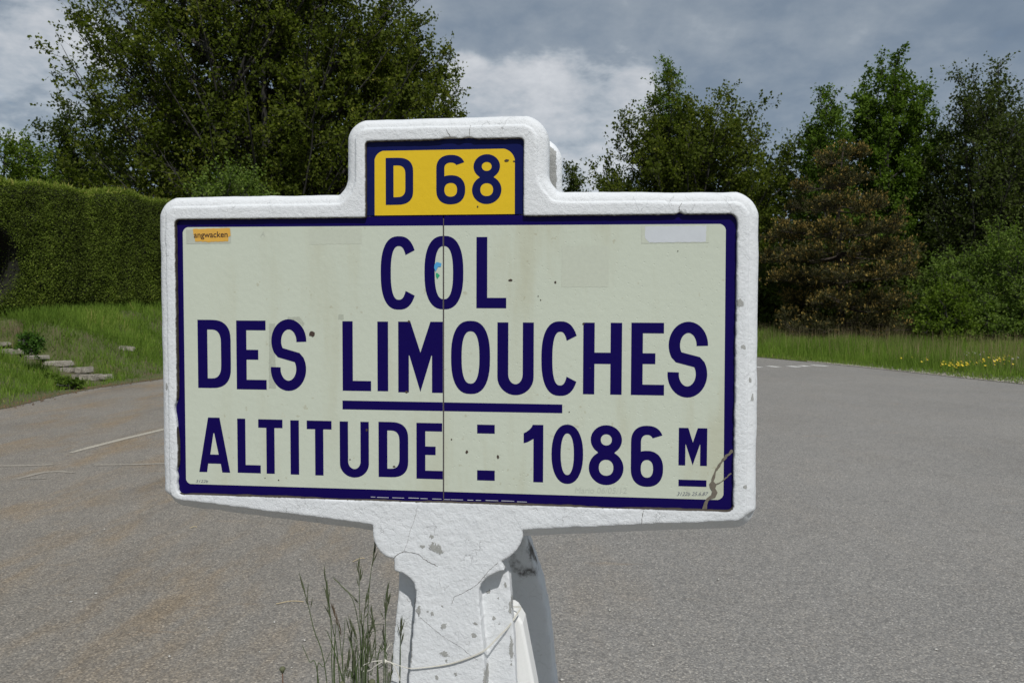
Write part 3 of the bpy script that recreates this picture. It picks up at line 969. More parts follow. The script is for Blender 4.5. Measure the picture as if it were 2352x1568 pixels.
def spline(pts, n=6):
    P = [Vector(p) for p in pts]
    out = []
    for i in range(len(P) - 1):
        p0, p1, p2, p3 = P[max(i - 1, 0)], P[i], P[i + 1], P[min(i + 2, len(P) - 1)]
        for k in range(n):
            t_ = k / n
            out.append(0.5 * ((2 * p1) + (p2 - p0) * t_ + (2 * p0 - 5 * p1 + 4 * p2 - p3) * t_ * t_ + (3 * p1 - p0 - 3 * p2 + p3) * t_ ** 3))
    out.append(P[-1])
    return out
M_twine = simple('natural_twine', (0.56, 0.54, 0.47), 0.9, 0.25, 500)
def mm(p):
    return (p[0] / 1000, p[1] / 1000, p[2] / 1000)
tw = empty('twine', (SIGN_POS.x, SIGN_POS.y, 0), -SIGN_YAW)
tw.location = (SIGN_POS.x, SIGN_POS.y, ZC)
tag(tw, 'thin pale twine knotted around the white concrete post', 'string')
front = [(-122, 60, -566), (-121, 20, -567), (-114.6, -2, -569.2), (-105, -3, -572.4), (-88.4, -3, -578), (-66.1, -3.5, -582.3), (-38.2, -3.5, -578.9), (-8.6, -3.5, -573.5), (17.1, -3.5, -566.6), (53.8, -3.5, -551.7),
         (77.4, -2, -538.5), (99.1, 14, -520), (117, 27, -504.6), (130, 50, -489), (132, 66, -480), (60, 74, -500), (-60, 74, -545), (-122, 60, -566)]
front2 = [(a + (0 if i < 7 else 0.3), b_ - 0.4, c - (0 if i < 5 else min(2.4, 0.4 * (i - 5)))) for i, (a, b_, c) in enumerate(front)]
v_, f_ = tube([(spline([mm(p) for p in front]), 0.00075), (spline([mm(p) for p in front2]), 0.0007)], 0)
link('strand', py_mesh('strand', v_, f_), M_twine, tw, True)
v_, f_ = tube([(spline([mm((a, -5 - 3 * math.sin(i), c)) for i, (a, c) in enumerate([(-113.5, -570.2), (-126, -569.6), (-140, -572.5), (-154, -579.4), (-161, -589.5), (-155.5, -593.9), (-143, -589.9), (-133, -581), (-122, -573), (-113, -570)])]), 0.0010)], 0)
link('bow_loop', py_mesh('bow_loop', v_, f_), M_twine, tw, True)
v_, f_ = tube([(spline([mm((a, -6, c)) for a, c in [(-113.5, -571), (-102.3, -572.4), (-95.4, -579), (-88.5, -592.3), (-84.9, -606)]]), 0.0010)], 0)
link('loose_end', py_mesh('loose_end', v_, f_), M_twine, tw, True)
bm = bmesh.new()
bmesh.ops.create_icosphere(bm, subdivisions=2, radius=0.0034)
for vtx in bm.verts:
    vtx.co = Vector((vtx.co.x * 1.2, vtx.co.y, vtx.co.z * 1.3)) * (1 + 0.25 * math.sin(vtx.co.x * 4000) * math.cos(vtx.co.z * 3000)) + Vector((-0.1135, -0.006, -0.5705))
me = bpy.data.meshes.new('knot'); bm.to_mesh(me); bm.free()
link('knot', me, M_twine, tw, True)
# ------------------------------------------------------------------ ground, road, banks
def interp_edge(pts):
    P = sorted([(p[1], p[0]) for p in pts])
    ys = np.array([p[0] for p in P]); xs = np.array([p[1] for p in P])
    return lambda y: np.interp(y, ys, xs)
_le = [px(0, 935, 0, 0.0), px(120, 906, 0, 0.0), px(200, 891, 0, 0.0), px(370, 868, 0, 0.0)]
LEFT = [(-8.6, -30), (-8.3, 6)] + [(p.x, p.y) for p in _le] + [(-6.9, 24), (-5.6, 30), (-3.6, 37), (-1.0, 43), (1.0, 46)]
_re = [px(2352, 882, 0, 0.0), px(2160, 862, 0, 0.0), px(2000, 845, 0, 0.0), px(1870, 832, 0, 0.0), px(1740, 820, 0, 0.0)]
RIGHT = [(20, -30), (15.5, 8)] + [(p.x, p.y) for p in _re] + [(6.6, 30), (6.0, 37), (6.0, 46)]
xl, xr = interp_edge(LEFT), interp_edge(RIGHT)

# steps: rows of stones measured in the photo (x0, x1, y0, y1, depth, stones)
STEPS = [(158, 247, 858, 876, 16.0, 4), (138, 202, 843, 859, 16.3, 5), (103, 155, 828, 843, 16.55, 2), (57, 99, 816, 828, 16.8, 2), (2, 59, 801, 816, 17.05, 2), (-24, 10, 785, 797, 17.3, 2)]
_sp = []
for (a, b_, c, d, Yd, k) in STEPS:
    p = px((a + b_) / 2, d, Yd)
    _sp.append((p.x, p.y, p.z))
_sp = np.array(_sp)

def bank_z(x, y):
    x = np.asarray(x, float); y = np.asarray(y, float)
    t_ = np.maximum(xl(y) - x, 0)
    H = np.interp(y, [0, 10, 15, 17, 22, 30, 60], [0.75, 0.8, 0.98, 1.15, 1.45, 1.6, 1.9])
    k = np.clip(t_ / 3.2, 0, 1)
    z = H * (0.65 * k + 0.35 * k * k * (3 - 2 * k)) + np.maximum(t_ - 3.2, 0) * 0.03
    z = z + 0.05 * np.clip(t_, 0, 1) * vnoise(np.stack([x.ravel() * 1.7, y.ravel() * 1.7], 1), 21).reshape(x.shape)
    # the stairs cut into the bank
    o = np.argsort(_sp[:, 0])
    zs = np.interp(x, _sp[o, 0], _sp[o, 2]); ysl = np.interp(x, _sp[o, 0], _sp[o, 1])
    w = np.exp(-(np.abs(y - ysl - 0.15) / 0.42) ** 3) * np.clip(t_ / 0.25, 0, 1)
    # level treads with a drop at each row of stones
    k_ = np.argmin(np.abs(x[..., None] - (_sp[:, 0] - 0.12)), axis=-1)
    zt = 0.45 * zs + 0.55 * _sp[k_, 2] + 0.015
    wn = np.where(y < ysl + 0.15, np.exp(-(np.abs(y - ysl - 0.15) / 1.9) ** 3), 0) * np.clip(t_ / 0.25, 0, 1)
    low = zt - 0.05 - 0.045 * np.maximum(ysl - y, 0)
    z = z * (1 - wn) + np.minimum(z, low) * wn
    return z * (1 - w) + zt * w

def verge_z(x, y):
    x = np.asarray(x, float); y = np.asarray(y, float)
    t_ = np.maximum(x - xr(y), 0)
    return 0.07 * np.clip(t_ / 0.5, 0, 1) + 0.012 * np.clip(t_ - 0.5, 0, 30) + 0.04 * np.clip(t_, 0, 1) * vnoise(np.stack([x.ravel() * 1.2, y.ravel() * 1.2], 1), 23).reshape(x.shape)

def grid_mesh(name, u, v, fx, fz):
    U, V = np.meshgrid(u, v, indexing='ij')
    X = fx(U, V); Y = V
    Z = fz(X, Y)
    P = np.stack([X.ravel(), Y.ravel(), Z.ravel()], 1)
    nu, nv = U.shape
    I = np.arange(nu * nv).reshape(nu, nv)
    Q = np.stack([I[:-1, :-1].ravel(), I[1:, :-1].ravel(), I[1:, 1:].ravel(), I[:-1, 1:].ravel()], 1)
    return np_mesh(name, P, Q)

# asphalt: pale worn chippings, rusty dirt towards the left
m, t, b = new_mat('asphalt')
oc = obj_coords(t)
vo = t.nodes.new('ShaderNodeTexVoronoi'); vo.inputs['Scale'].default_value = 125
L(t, oc, vo.inputs['Vector'])
sep = t.nodes.new('ShaderNodeSeparateColor'); L(t, vo.outputs['Color'], sep.inputs[0])
chip = ramp(t, sep.outputs[0], [(0.0, (0.135, 0.13, 0.125)), (0.35, (0.20, 0.194, 0.184)), (0.7, (0.255, 0.246, 0.232)), (0.93, (0.305, 0.285, 0.255)), (1.0, (0.42, 0.40, 0.37))])
gap = smooth(t, vo.outputs['Distance'], 0.3, 0.8)
chip = mixcol(t, math_node(t, 'MULTIPLY', gap, 0.40), chip, (0.105, 0.10, 0.095))
pale = mixcol(t, noise(t, oc, 0.45, 6, 0.62), (0.90, 0.893, 0.878), (1.32, 1.307, 1.28))
chip = mixcol(t, 1.0, chip, pale, 'MULTIPLY')
chip = mixcol(t, 1.0, chip, mixcol(t, noise(t, oc, 5.5, 5, 0.7), (0.84, 0.84, 0.84), (1.16, 1.16, 1.16)), 'MULTIPLY')
mp = t.nodes.new('ShaderNodeMapping'); mp.inputs['Rotation'].default_value = (0, 0, math.radians(-32)); mp.inputs['Scale'].default_value = (1.0, 0.30, 1)
L(t, oc, mp.inputs[0])
sxx = t.nodes.new('ShaderNodeSeparateXYZ'); L(t, oc, sxx.inputs[0])
lft = math_node(t, 'SUBTRACT', 1.0, smooth(t, sxx.outputs[0], -2.6, 1.4))
dn = smooth(t, noise(t, mp.outputs[0], 1.9, 8, 0.68), 0.44, 0.70)
dirt = math_node(t, 'MULTIPLY', dn, math_node(t, 'ADD', math_node(t, 'MULTIPLY', lft, 0.55), 0.06))
chip = mixcol(t, math_node(t, 'MULTIPLY', lft, 0.60), chip, mixcol(t, 1.0, chip, (0.90, 0.825, 0.72), 'MULTIPLY'))
chip = mixcol(t, dirt, chip, mixcol(t, 1.0, chip, (1.10, 0.86, 0.56), 'MULTIPLY'))
# darker, bitumen-rich patches
dk = smooth(t, noise(t, mp.outputs[0], 1.1, 8, 0.72), 0.50, 0.72)
chip = mixcol(t, math_node(t, 'MULTIPLY', dk, math_node(t, 'ADD', math_node(t, 'MULTIPLY', lft, 0.45), 0.10)), chip, mixcol(t, 1.0, chip, (0.60, 0.60, 0.62), 'MULTIPLY'))
# thin rusty streaks across the lane and single orange stains
mp2 = t.nodes.new('ShaderNodeMapping'); mp2.inputs['Scale'].default_value = (0.5, 2.4, 1)
L(t, oc, mp2.inputs[0])
sd = smooth(t, noise(t, mp2.outputs[0], 1.4, 9, 0.72), 0.60, 0.72)
chip = mixcol(t, math_node(t, 'MULTIPLY', sd, 0.55), chip, mixcol(t, 1.0, chip, (1.12, 0.90, 0.66), 'MULTIPLY'))
# sandy washes
sw = smooth(t, noise(t, oc, 2.3, 9, 0.75), 0.63, 0.76)
chip = mixcol(t, math_node(t, 'MULTIPLY', sw, math_node(t, 'MULTIPLY', lft, 0.5)), chip, (0.36, 0.30, 0.225))
L(t, chip, b.inputs['Base Color'])
b.inputs['Roughness'].default_value = 0.9
b.inputs['Specular IOR Level'].default_value = 0.25
hh = math_node(t, 'SUBTRACT', 1.0, vo.outputs['Distance'])
bump(t, b, hh, 0.45, 0.004)
M_road = m

m, t, b = new_mat('bank_soil')
oc = obj_coords(t)
c = mixcol(t, smooth(t, noise(t, oc, 2.6, 6, 0.65), 0.32, 0.52), (0.085, 0.062, 0.034), (0.066, 0.090, 0.022))
c = mixcol(t, math_node(t, 'MULTIPLY', noise(t, oc, 26, 5, 0.7), 0.6), c, (0.15, 0.115, 0.065))
L(t, c, b.inputs['Base Color']); b.inputs['Roughness'].default_value = 1.0
bump(t, b, noise(t, oc, 18, 6, 0.7), 0.8, 0.05)
M_soil = m

# ground sheet to the horizon
gs = link('ground', py_mesh('ground', [(-1500, -1500, -0.06), (1500, -1500, -0.06), (1500, 1500, -0.06), (-1500, 1500, -0.06)], [(0, 1, 2, 3)]), M_soil)
tag(gs, kind='structure')
ys = np.concatenate([np.linspace(-30, 8, 20), np.linspace(8.5, 46, 120)])
vL = np.stack([xl(ys), ys, np.zeros_like(ys)], 1); vR = np.stack([xr(ys), ys, np.zeros_like(ys)], 1)
wob = 0.06 * vnoise(np.stack([ys * 2.1, ys * 0], 1), 31)
vL[:, 0] += wob
P = np.concatenate([vL, vR]); n = len(ys)
road = link('road', np_mesh('road', P, np.stack([np.arange(n - 1), np.arange(n - 1) + n, np.arange(1, n) + n, np.arange(1, n)], 1)), M_road)
tag(road, kind='structure')
uu = np.concatenate([np.linspace(-0.12, 3.2, 60), np.linspace(3.5, 60, 30)])
bk = link('grass_bank', grid_mesh('grass_bank', uu, np.concatenate([np.linspace(-30, 9, 12), np.linspace(9.5, 25, 200), np.linspace(26, 60, 20)]), lambda U, V: xl(V) + 0.06 - U, lambda X, Y: bank_z(X, Y) + np.where(X > xl(Y) - 0.03, 0.006, 0.012)), M_soil, None, True)
tag(bk, kind='structure')
uu = np.concatenate([np.linspace(-0.08, 2, 30), np.linspace(2.3, 70, 40)])
vg = link('grass_verge', grid_mesh('grass_verge', uu, np.concatenate([np.linspace(-30, 12, 12), np.linspace(12.5, 36, 140), np.linspace(37, 60, 20)]), lambda U, V: xr(V) + U, lambda X, Y: verge_z(X, Y) + 0.008), M_soil, None, True)
tag(vg, kind='structure')
# the wood's floor behind the end of the road
wf = link('wood_floor', py_mesh('wood_floor', [(-60, 45, 0.03), (80, 45, 0.03), (80, 200, 0.5), (-60, 200, 0.5)], [(0, 1, 2, 3)]), M_soil)
tag(wf, kind='structure')

# painted lines, worn
m, t, b = new_mat('worn_road_paint')
oc = obj_coords(t)
wr = smooth(t, noise(t, oc, 55, 5, 0.7), 0.36, 0.60)
c = mixcol(t, wr, (0.50, 0.46, 0.37), (0.29, 0.26, 0.215))
L(t, c, b.inputs['Base Color']); b.inputs['Roughness'].default_value = 0.9
M_line = m
m2, t, b = new_mat('faint_road_paint')
oc = obj_coords(t)
wr = smooth(t, noise(t, oc, 40, 5, 0.7), 0.30, 0.58)
c = mixcol(t, wr, (0.40, 0.365, 0.30), (0.27, 0.24, 0.20))
L(t, c, b.inputs['Base Color']); b.inputs['Roughness'].default_value = 0.9
M_line2 = m2
def ground_strip(name, pts, widths, mat, z=0.004):
    P = [px(x, y, 0, 0.0) for x, y in pts]
    v, f = [], []
    for i, p in enumerate(P):
        d = (P[min(i + 1, len(P) - 1)] - P[max(i - 1, 0)]).normalized()
        s = Vector((-d.y, d.x, 0))
        w = widths[i] if isinstance(widths, list) else widths
        v += [(p.x + s.x * w / 2, p.y + s.y * w / 2, z), (p.x - s.x * w / 2, p.y - s.y * w / 2, z)]
        if i:
            k = 2 * i
            f.append((k - 2, k - 1, k + 1, k))
    return link(name, py_mesh(name, v, f), mat, road)
ground_strip('painted_line', [(162, 1040), (210, 1027), (280, 1009), (372, 987), (450, 969), (560, 946)], [0.05, 0.085, 0.09, 0.09, 0.09, 0.09], M_line)
ground_strip('painted_line', [(-60, 1071), (0, 1070), (60, 1069.5), (122, 1067)], 0.06, M_line2)
ground_strip('painted_line', [(215, 1068), (300, 1067), (400, 1064), (480, 1062)], 0.055, M_line2)
ground_strip('painted_arrow', [(38, 1100), (60, 1095), (85, 1088), (110, 1084), (140, 1083), (172, 1086)], [0.02, 0.05, 0.06, 0.06, 0.06, 0.02], M_line2)
ground_strip('painted_arrow', [(38, 1100.5), (70, 1100), (108, 1099)], [0.03, 0.035, 0.02], M_line2)
M_dash = simple('white_road_paint', (0.62, 0.61, 0.58), 0.8, 0.12, 30)
for (a, c, d, e) in ((1722, 842.0, 1750, 843.5), (1764, 840.5, 1789, 843), (1812, 840.5, 1835, 843), (1838, 839.5, 1856, 841.5), (1864, 838.5, 1900, 841)):
    ground_strip('painted_dash', [(a, c), (d, e)], 0.22, M_dash)

# gravel along the far right road edge
def rocks(n, pos, size, seed):
    r = np.random.default_rng(seed)
    base = np.array([(1, 0, 0), (-1, 0, 0), (0, 1, 0), (0, -1, 0), (0, 0, 1), (0, 0, -0.4)], float)
    F = np.array([(0, 2, 4), (2, 1, 4), (1, 3, 4), (3, 0, 4), (2, 0, 5), (1, 2, 5), (3, 1, 5), (0, 3, 5)])
    s = r.uniform(0.5, 1.3, (n, 6, 1)) * size[:, None, None] * np.stack([r.uniform(.7, 1.3, n), r.uniform(.7, 1.3, n), r.uniform(.4, .8, n)], 1)[:, None, :]
    V = base[None] * s
    a = r.uniform(0, 6.28, n); ca, sa = np.cos(a)[:, None], np.sin(a)[:, None]
    V = np.stack([V[:, :, 0] * ca - V[:, :, 1] * sa, V[:, :, 0] * sa + V[:, :, 1] * ca, V[:, :, 2]], 2) + pos[:, None, :]
    return V.reshape(-1, 3), (F[None] + 6 * np.arange(n)[:, None, None]).reshape(-1, 3)
M_gravel = simple('pale_gravel', (0.33, 0.30, 0.26), 0.95, 0.5, 14)
yy = rng.uniform(15.2, 23, 2600); tt = np.abs(rng.normal(0, 0.20, 2600)) * np.interp(yy, [15, 19, 23], [1.5, 0.8, 0.35]); xx = xr(yy) + tt - 0.06
V, F = rocks(2600, np.stack([xx, yy, np.maximum(verge_z(xx, yy), 0) + 0.008], 1), rng.uniform(0.010, 0.034, 2600), 5)
g = link('gravel', np_mesh('gravel', V, F), M_gravel)
tag(g, 'pale loose gravel along the right road edge', None, None, 'stuff')
yy = rng.uniform(11, 22, 1800); xx = xl(yy) + rng.normal(0.03, 0.13, 1800)
V, F = rocks(1800, np.stack([xx, yy, np.maximum(bank_z(xx, yy), 0) + 0.006], 1), rng.uniform(0.006, 0.022, 1800), 6)
g = link('dirt_crumbs', np_mesh('dirt_crumbs', V, F), simple('brown_crumbs', (0.16, 0.095, 0.05), 1.0, 0.5, 10))
tag(g, 'brown earth and leaf crumbs along the left road edge', None, None, 'stuff')

# ------------------------------------------------------------------ stone steps on the bank
def mat_stone():
    m, t, b = new_mat('weathered_limestone')
    oc = obj_coords(t)
    c = mixcol(t, noise(t, oc, 9, 5, 0.65), (0.19, 0.17, 0.135), (0.50, 0.465, 0.405))
    oi = t.nodes.new('ShaderNodeObjectInfo')
    c = mixcol(t, 1.0, c, mixcol(t, oi.outputs['Random'], (0.70, 0.68, 0.66), (1.15, 1.14, 1.12)), 'MULTIPLY')
    c = mixcol(t, math_node(t, 'MULTIPLY', smooth(t, noise(t, oc, 22, 5, 0.7), 0.55, 0.7), 0.5), c, (0.12, 0.12, 0.08))
    L(t, c, b.inputs['Base Color']); b.inputs['Roughness'].default_value = 0.95
    bump(t, b, noise(t, oc, 40, 6, 0.7), 0.8, 0.02)
    return m
M_stone = mat_stone()
def stone_mesh(w, h, d, seed):
    r = random.Random(seed)
    bm = bmesh.new()
    bmesh.ops.create_cube(bm, size=1.0)
    for v in bm.verts:
        v.co = Vector((v.co.x * w * r.uniform(.88, 1.02), v.co.y * d * r.uniform(.85, 1.1), v.co.z * h * r.uniform(.85, 1.08)))
    bmesh.ops.bevel(bm, geom=list(bm.edges), offset=0.018, segments=2, affect='EDGES')
    for v in bm.verts:
        v.co += Vector((r.uniform(-1, 1), r.uniform(-1, 1), r.uniform(-1, 1))) * 0.006
    me = bpy.data.meshes.new('stone'); bm.to_mesh(me); bm.free()
    return me
STEP_LABEL = ['lowest pale stone step of the bank stairs, beside the asphalt', 'second stone step from the road, four even pale blocks',
              'third stone step from the road, two blocks half in grass', 'fourth stone step from the road, short and low beside a leafy weed',
              'fifth stone step from the road, long grey block', 'topmost stone step of the bank stairs at the left photo edge']
for i, (a, b_, c, d, Yd, k) in enumerate(STEPS):
    p0, p1 = px(a, (c + d) / 2 + 2, Yd + 0.12), px(b_, (c + d) / 2 - 2, Yd - 0.12)
    st = empty('stone_step', ((p0 + p1) / 2)[:])
    tag(st, STEP_LABEL[i], 'step', 'stone steps up the grass bank')
    dirv = p1 - p0; hgt = (d - c) / 1829 * Yd * 0.86
    cuts = [0.0] + sorted([(q + random.uniform(-.22, .22)) / k for q in range(1, k)]) + [1.0]
    for q in range(k):
        f0, f1 = cuts[q], cuts[q + 1]
        o = link('stone', stone_mesh(dirv.length * (f1 - f0) - random.uniform(.035, .07), hgt * random.uniform(.75, 1.2), 0.27, i * 10 + q), M_stone, st, False)
        cpos = p0 + dirv * (f0 + f1) / 2 - (p0 + p1) / 2
        o.location = (cpos.x, cpos.y + 0.10, cpos.z * 0.5 + random.uniform(-.008, .008))
        o.rotation_euler = (random.uniform(-.05, .05), random.uniform(-.05, .05), math.atan2(dirv.y, dirv.x) + random.uniform(-.06, .06))
rk = px(292, 789, 18.2)
o = link('rock', stone_mesh(0.34, 0.12, 0.2, 77), M_stone)
o.location = (rk.x, rk.y, float(bank_z(np.array([rk.x]), np.array([rk.y]))[0]) + 0.05)
o.rotation_euler = (0.05, 0.1, 0.4)
tag(o, 'pale rock half sunk in the grass bank below the hedge', 'rock')

# ------------------------------------------------------------------ plants
def leaf_mat(name, stops, trans=0.42, rough=0.7):
    m = bpy.data.materials.new(name)
    m.use_nodes = True
    t = m.node_tree
    t.nodes.clear()
    c = ramp(t, attr(t, 'rnd'), stops)
    d = t.nodes.new('ShaderNodeBsdfPrincipled')
    d.inputs['Roughness'].default_value = rough
    d.inputs['Specular IOR Level'].default_value = 0.08
    L(t, c, d.inputs['Base Color'])
    tr = t.nodes.new('ShaderNodeBsdfTranslucent')
    L(t, mixcol(t, 1.0, c, (1.1, 1.25, 0.5), 'MULTIPLY'), tr.inputs['Color'])
    mx = t.nodes.new('ShaderNodeMixShader'); mx.inputs[0].default_value = trans
    L(t, d.outputs[0], mx.inputs[1]); L(t, tr.outputs[0], mx.inputs[2])
    o = t.nodes.new('ShaderNodeOutputMaterial'); L(t, mx.outputs[0], o.inputs[0])
    return m

def unit(v):
    return v / (np.linalg.norm(v, axis=-1, keepdims=True) + 1e-9)

def leaves_mesh(name, P, A, Nn, ln, wd, rnd):
    """diamond leaves: base P, axis A, normal Nn, length, width"""
    A = unit(A); S = unit(np.cross(A, Nn))
    ln = ln[:, None]; wd = wd[:, None]
    V = np.stack([P + S * wd * 0.16, P + A * ln * 0.55 + S * wd * 0.5, P + A * ln - S * wd * 0.1, P + A * ln * 0.40 - S * wd * 0.55], 1)
    n = len(P)
    F = np.arange(4 * n).reshape(n, 4)
    return np_mesh(name, V.reshape(-1, 3), F, {'rnd': np.repeat(rnd, 4)})

def limbs_mesh(name, segs):
    """segs: list of (points (k,3), r0, r1) tapered four-sided tubes"""
    VV, FF = [], []
    base = 0
    for pts, r0, r1 in segs:
        pts = np.asarray(pts, float); k = len(pts)
        T = unit(np.gradient(pts, axis=0))
        ref = np.where(np.abs(T[:, 2:3]) > 0.9, np.array([[1.0, 0, 0]]), np.array([[0, 0, 1.0]]))
        A = unit(np.cross(T, ref)); B = np.cross(T, A)
        r = np.linspace(r0, r1, k)[:, None]
        s = 6 if r0 > 0.06 else (4 if r0 > 0.015 else 3)
        ring = np.stack([pts + (A * math.cos(2 * math.pi * q / s) + B * math.sin(2 * math.pi * q / s)) * r for q in range(s)], 1)
        VV.append(ring.reshape(-1, 3))
        I = base + np.arange(k * s).reshape(k, s)
        J = np.roll(I, -1, axis=1)
        FF.append(np.stack([I[:-1].ravel(), J[:-1].ravel(), J[1:].ravel(), I[1:].ravel()], 1))
        base += k * s
    return np_mesh(name, np.concatenate(VV), np.concatenate(FF))

M_bark = simple('grey_bark', (0.042, 0.039, 0.034), 0.95, 0.35, 8)
M_bark_pine = simple('pine_bark', (0.05, 0.038, 0.028), 0.95, 0.35, 8)

def tree(name, label, base, H, prof, n1, n2, n3, n4, leaf, mat, seed, upness=0.8, len2=0.22, len3=0.6, trunk_r=0.2, stems=1, lean=(0, 0), squash=1.0, needles=False, cones=None, cat='tree',
         group=None, lobes=0.25, flat_=0.38, inner=0.35, tiers=False, bark=None, twig_r=0.006, zmin=0.06, hill=False):
    """prof: [(height fraction, radius)] of the crown; n1 limbs, n2 branches each, n3 twigs each, n4 leaves each; leaf (length, width)"""
    r = np.random.default_rng(seed)
    if base[0] > 3 and base[1] > 20:            # stand it on the verge
        gz = float(verge_z(np.array([base[0]]), np.array([base[1]]))[0]) - 0.03
        H += base[2] - gz
        base = (base[0], base[1], gz)
    root = empty(name, base)
    tag(root, label, cat, group)
    hf = np.array([p[0] for p in prof]); rf = np.array([p[1] for p in prof])
    def R(z): return np.interp(z / H, hf, rf)
    segs = []
    tr = []
    for s in range(stems):
        a = 2 * math.pi * s / max(stems, 1) + r.uniform(0, 1)
        spread = 0 if stems == 1 else rf.max() * 0.30
        k = np.linspace(0, 1, 9)
        pts = np.stack([lean[0] * k * H + spread * np.cos(a) * k ** 1.2 + 0.12 * np.sin(k * 7 + a), lean[1] * k * H + spread * np.sin(a) * k ** 1.2 + 0.12 * np.cos(k * 6 + a), k * H * (0.9 if stems < 3 else 0.72) * (1 if s == 0 else r.uniform(.8, 1))], 1)
        tr.append(pts); segs.append((pts, trunk_r, 0.02))
    # limb end points fill the envelope
    zz_ = np.linspace(hf[0], hf[-1], 400)
    w = np.interp(zz_, hf, rf) ** 1.3 + 0.02
    cdf = np.cumsum(w) / w.sum()
    q = (np.arange(n1) + r.uniform(0, 1, n1)) / n1
    ze = np.interp(q, cdf, zz_) * H
    if tiers:                                   # limbs gathered in whorls
        ze = np.round(ze / (H * 0.105)) * H * 0.105 + r.normal(0, 0.08, n1)
        ze = np.clip(ze, 0.03 * H, H)
    az = np.arange(n1) * 2.39996 + r.uniform(-.5, .5, n1)
    lob = 1 + lobes * np.sin(az * 3 + seed + ze * 0.9) * np.cos(ze * 1.3 + seed * 2 + az)
    re_ = R(ze) * np.sqrt(r.uniform(inner, 1.0, n1)) * lob
    L2s, L2e = [], []
    for i in range(n1):
        tp = tr[i % stems]
        zs = max(zmin * H, min(ze[i] - upness * re_[i] * r.uniform(.7, 1.1), 0.86 * H))
        kk = min(zs / (tp[-1, 2]), 1.0)
        s = np.array([np.interp(kk, np.linspace(0, 1, 9), tp[:, c]) for c in range(3)])
        e = np.array([lean[0] * ze[i] + re_[i] * math.cos(az[i]), lean[1] * ze[i] + re_[i] * math.sin(az[i]) * squash, ze[i]])
        c = s * 0.5 + e * 0.5 + np.array([0, 0, -0.10 if upness > 0 else 0.12]) * np.linalg.norm(e - s) + r.normal(0, 0.06, 3) * np.linalg.norm(e - s)
        tq = np.linspace(0, 1, 6)[:, None]
        pts = (1 - tq) ** 2 * s + 2 * tq * (1 - tq) * c + tq ** 2 * e
        lr = min(trunk_r * 0.4, 0.012 + 0.011 * np.linalg.norm(e - s))
        segs.append((pts, lr, 0.008))
        tang = unit(pts[-1] - pts[0])
        ln2 = len2 * rf.max()
        for j in range(n2):
            u = 0.25 + 0.75 * (j + r.uniform(0, 1)) / n2
            p = np.array([np.interp(u, np.linspace(0, 1, 6), pts[:, cc]) for cc in range(3)])
            d = unit(tang * 0.55 + unit(r.normal(0, 1, 3)) * 0.75 + np.array([0, 0, 0.22 if not needles else 0.1]))
            if tiers: d = unit(d * np.array([1, 1, 0.30]) + np.array([0, 0, 0.12]))
            l = ln2 * r.uniform(.5, 1.15) * (1.15 - 0.45 * u)
            L2s.append(p); L2e.append(p + d * l)
    L2s, L2e = np.array(L2s), np.array(L2e)
    for a, b_ in zip(L2s, L2e):
        m_ = (a + b_) / 2 + r.normal(0, 0.04, 3) * np.linalg.norm(b_ - a)
        segs.append((np.stack([a, m_, b_]), 0.012, 0.005))
    # twigs
    n = len(L2s)
    u = r.uniform(0.15, 1.0, (n, n3, 1))
    S3 = L2s[:, None] + (L2e - L2s)[:, None] * u
    D3 = unit(unit(L2e - L2s)[:, None] * 0.7 + unit(r.normal(0, 1, (n, n3, 3))) * 0.75 + np.array([0, 0, 0.45 if needles else 0.34]))
    l3 = len3 * r.uniform(0.5, 1.2, (n, n3, 1))
    E3 = S3 + D3 * l3
    S3, E3, D3 = S3.reshape(-1, 3), E3.reshape(-1, 3), D3.reshape(-1, 3)
    keep = r.uniform(0, 1, len(S3)) < 0.35
    # twig tubes built together
    K = S3[keep], E3[keep]
    T = unit(K[1] - K[0]); A = unit(np.cross(T, np.array([0.3, 0.2, 1.0]))); B = np.cross(T, A)
    ring = []
    for pp, rr in ((K[0], twig_r), (K[1], twig_r * 0.4)):
        for q in range(3):
            ring.append(pp + (A * math.cos(2.0944 * q) + B * math.sin(2.0944 * q)) * rr)
    tv = np.stack(ring, 1).reshape(-1, 3)
    o6 = 6 * np.arange(len(K[0]))[:, None]
    tf = np.concatenate([o6 + np.array([[q, (q + 1) % 3, 3 + (q + 1) % 3, 3 + q]]) for q in range(3)])
    trunk = link('trunk', limbs_mesh('trunk', segs), bark or M_bark, root, True)
    tw_ = link('twigs', np_mesh('twigs', tv, tf), bark or M_bark, root)
    tw_['kind'] = 'stuff'
    # leaves
    nt = len(S3)
    u = r.uniform(0.05, 1.08, (nt, n4, 1))
    P = (S3[:, None] + (E3 - S3)[:, None] * u + r.normal(0, leaf[0] * 0.45, (nt, n4, 3))).reshape(-1, 3)
    if needles:
        Ax = (np.repeat(D3, n4, 0) * 0.9 + unit(r.normal(0, 1, (nt * n4, 3))) * 0.9 + np.array([0, 0, 0.25]))
        Nn = unit(r.normal(0, 1, (nt * n4, 3)))
    else:
        Ax = np.repeat(D3, n4, 0) * 0.5 + unit(r.normal(0, 1, (nt * n4, 3))) * 0.9 - np.array([0, 0, 0.15])
        Nn = unit(r.normal(0, 1, (nt * n4, 3)) * (1 - flat_) + np.array([0, 0, flat_]))
    sz = r.uniform(0.65, 1.25, nt * n4)
    rnd = np.repeat(r.normal(0, 0.11, nt), n4) + r.normal(0.5, 0.09, nt * n4)
    rnd = np.repeat(np.repeat(r.normal(0, 0.07, n), n3), n4) + rnd
    cr = link('crown', leaves_mesh('crown', P, Ax, Nn, leaf[0] * sz, leaf[1] * sz, np.clip(rnd, 0, 1)), mat, root)
    cr['kind'] = 'stuff'
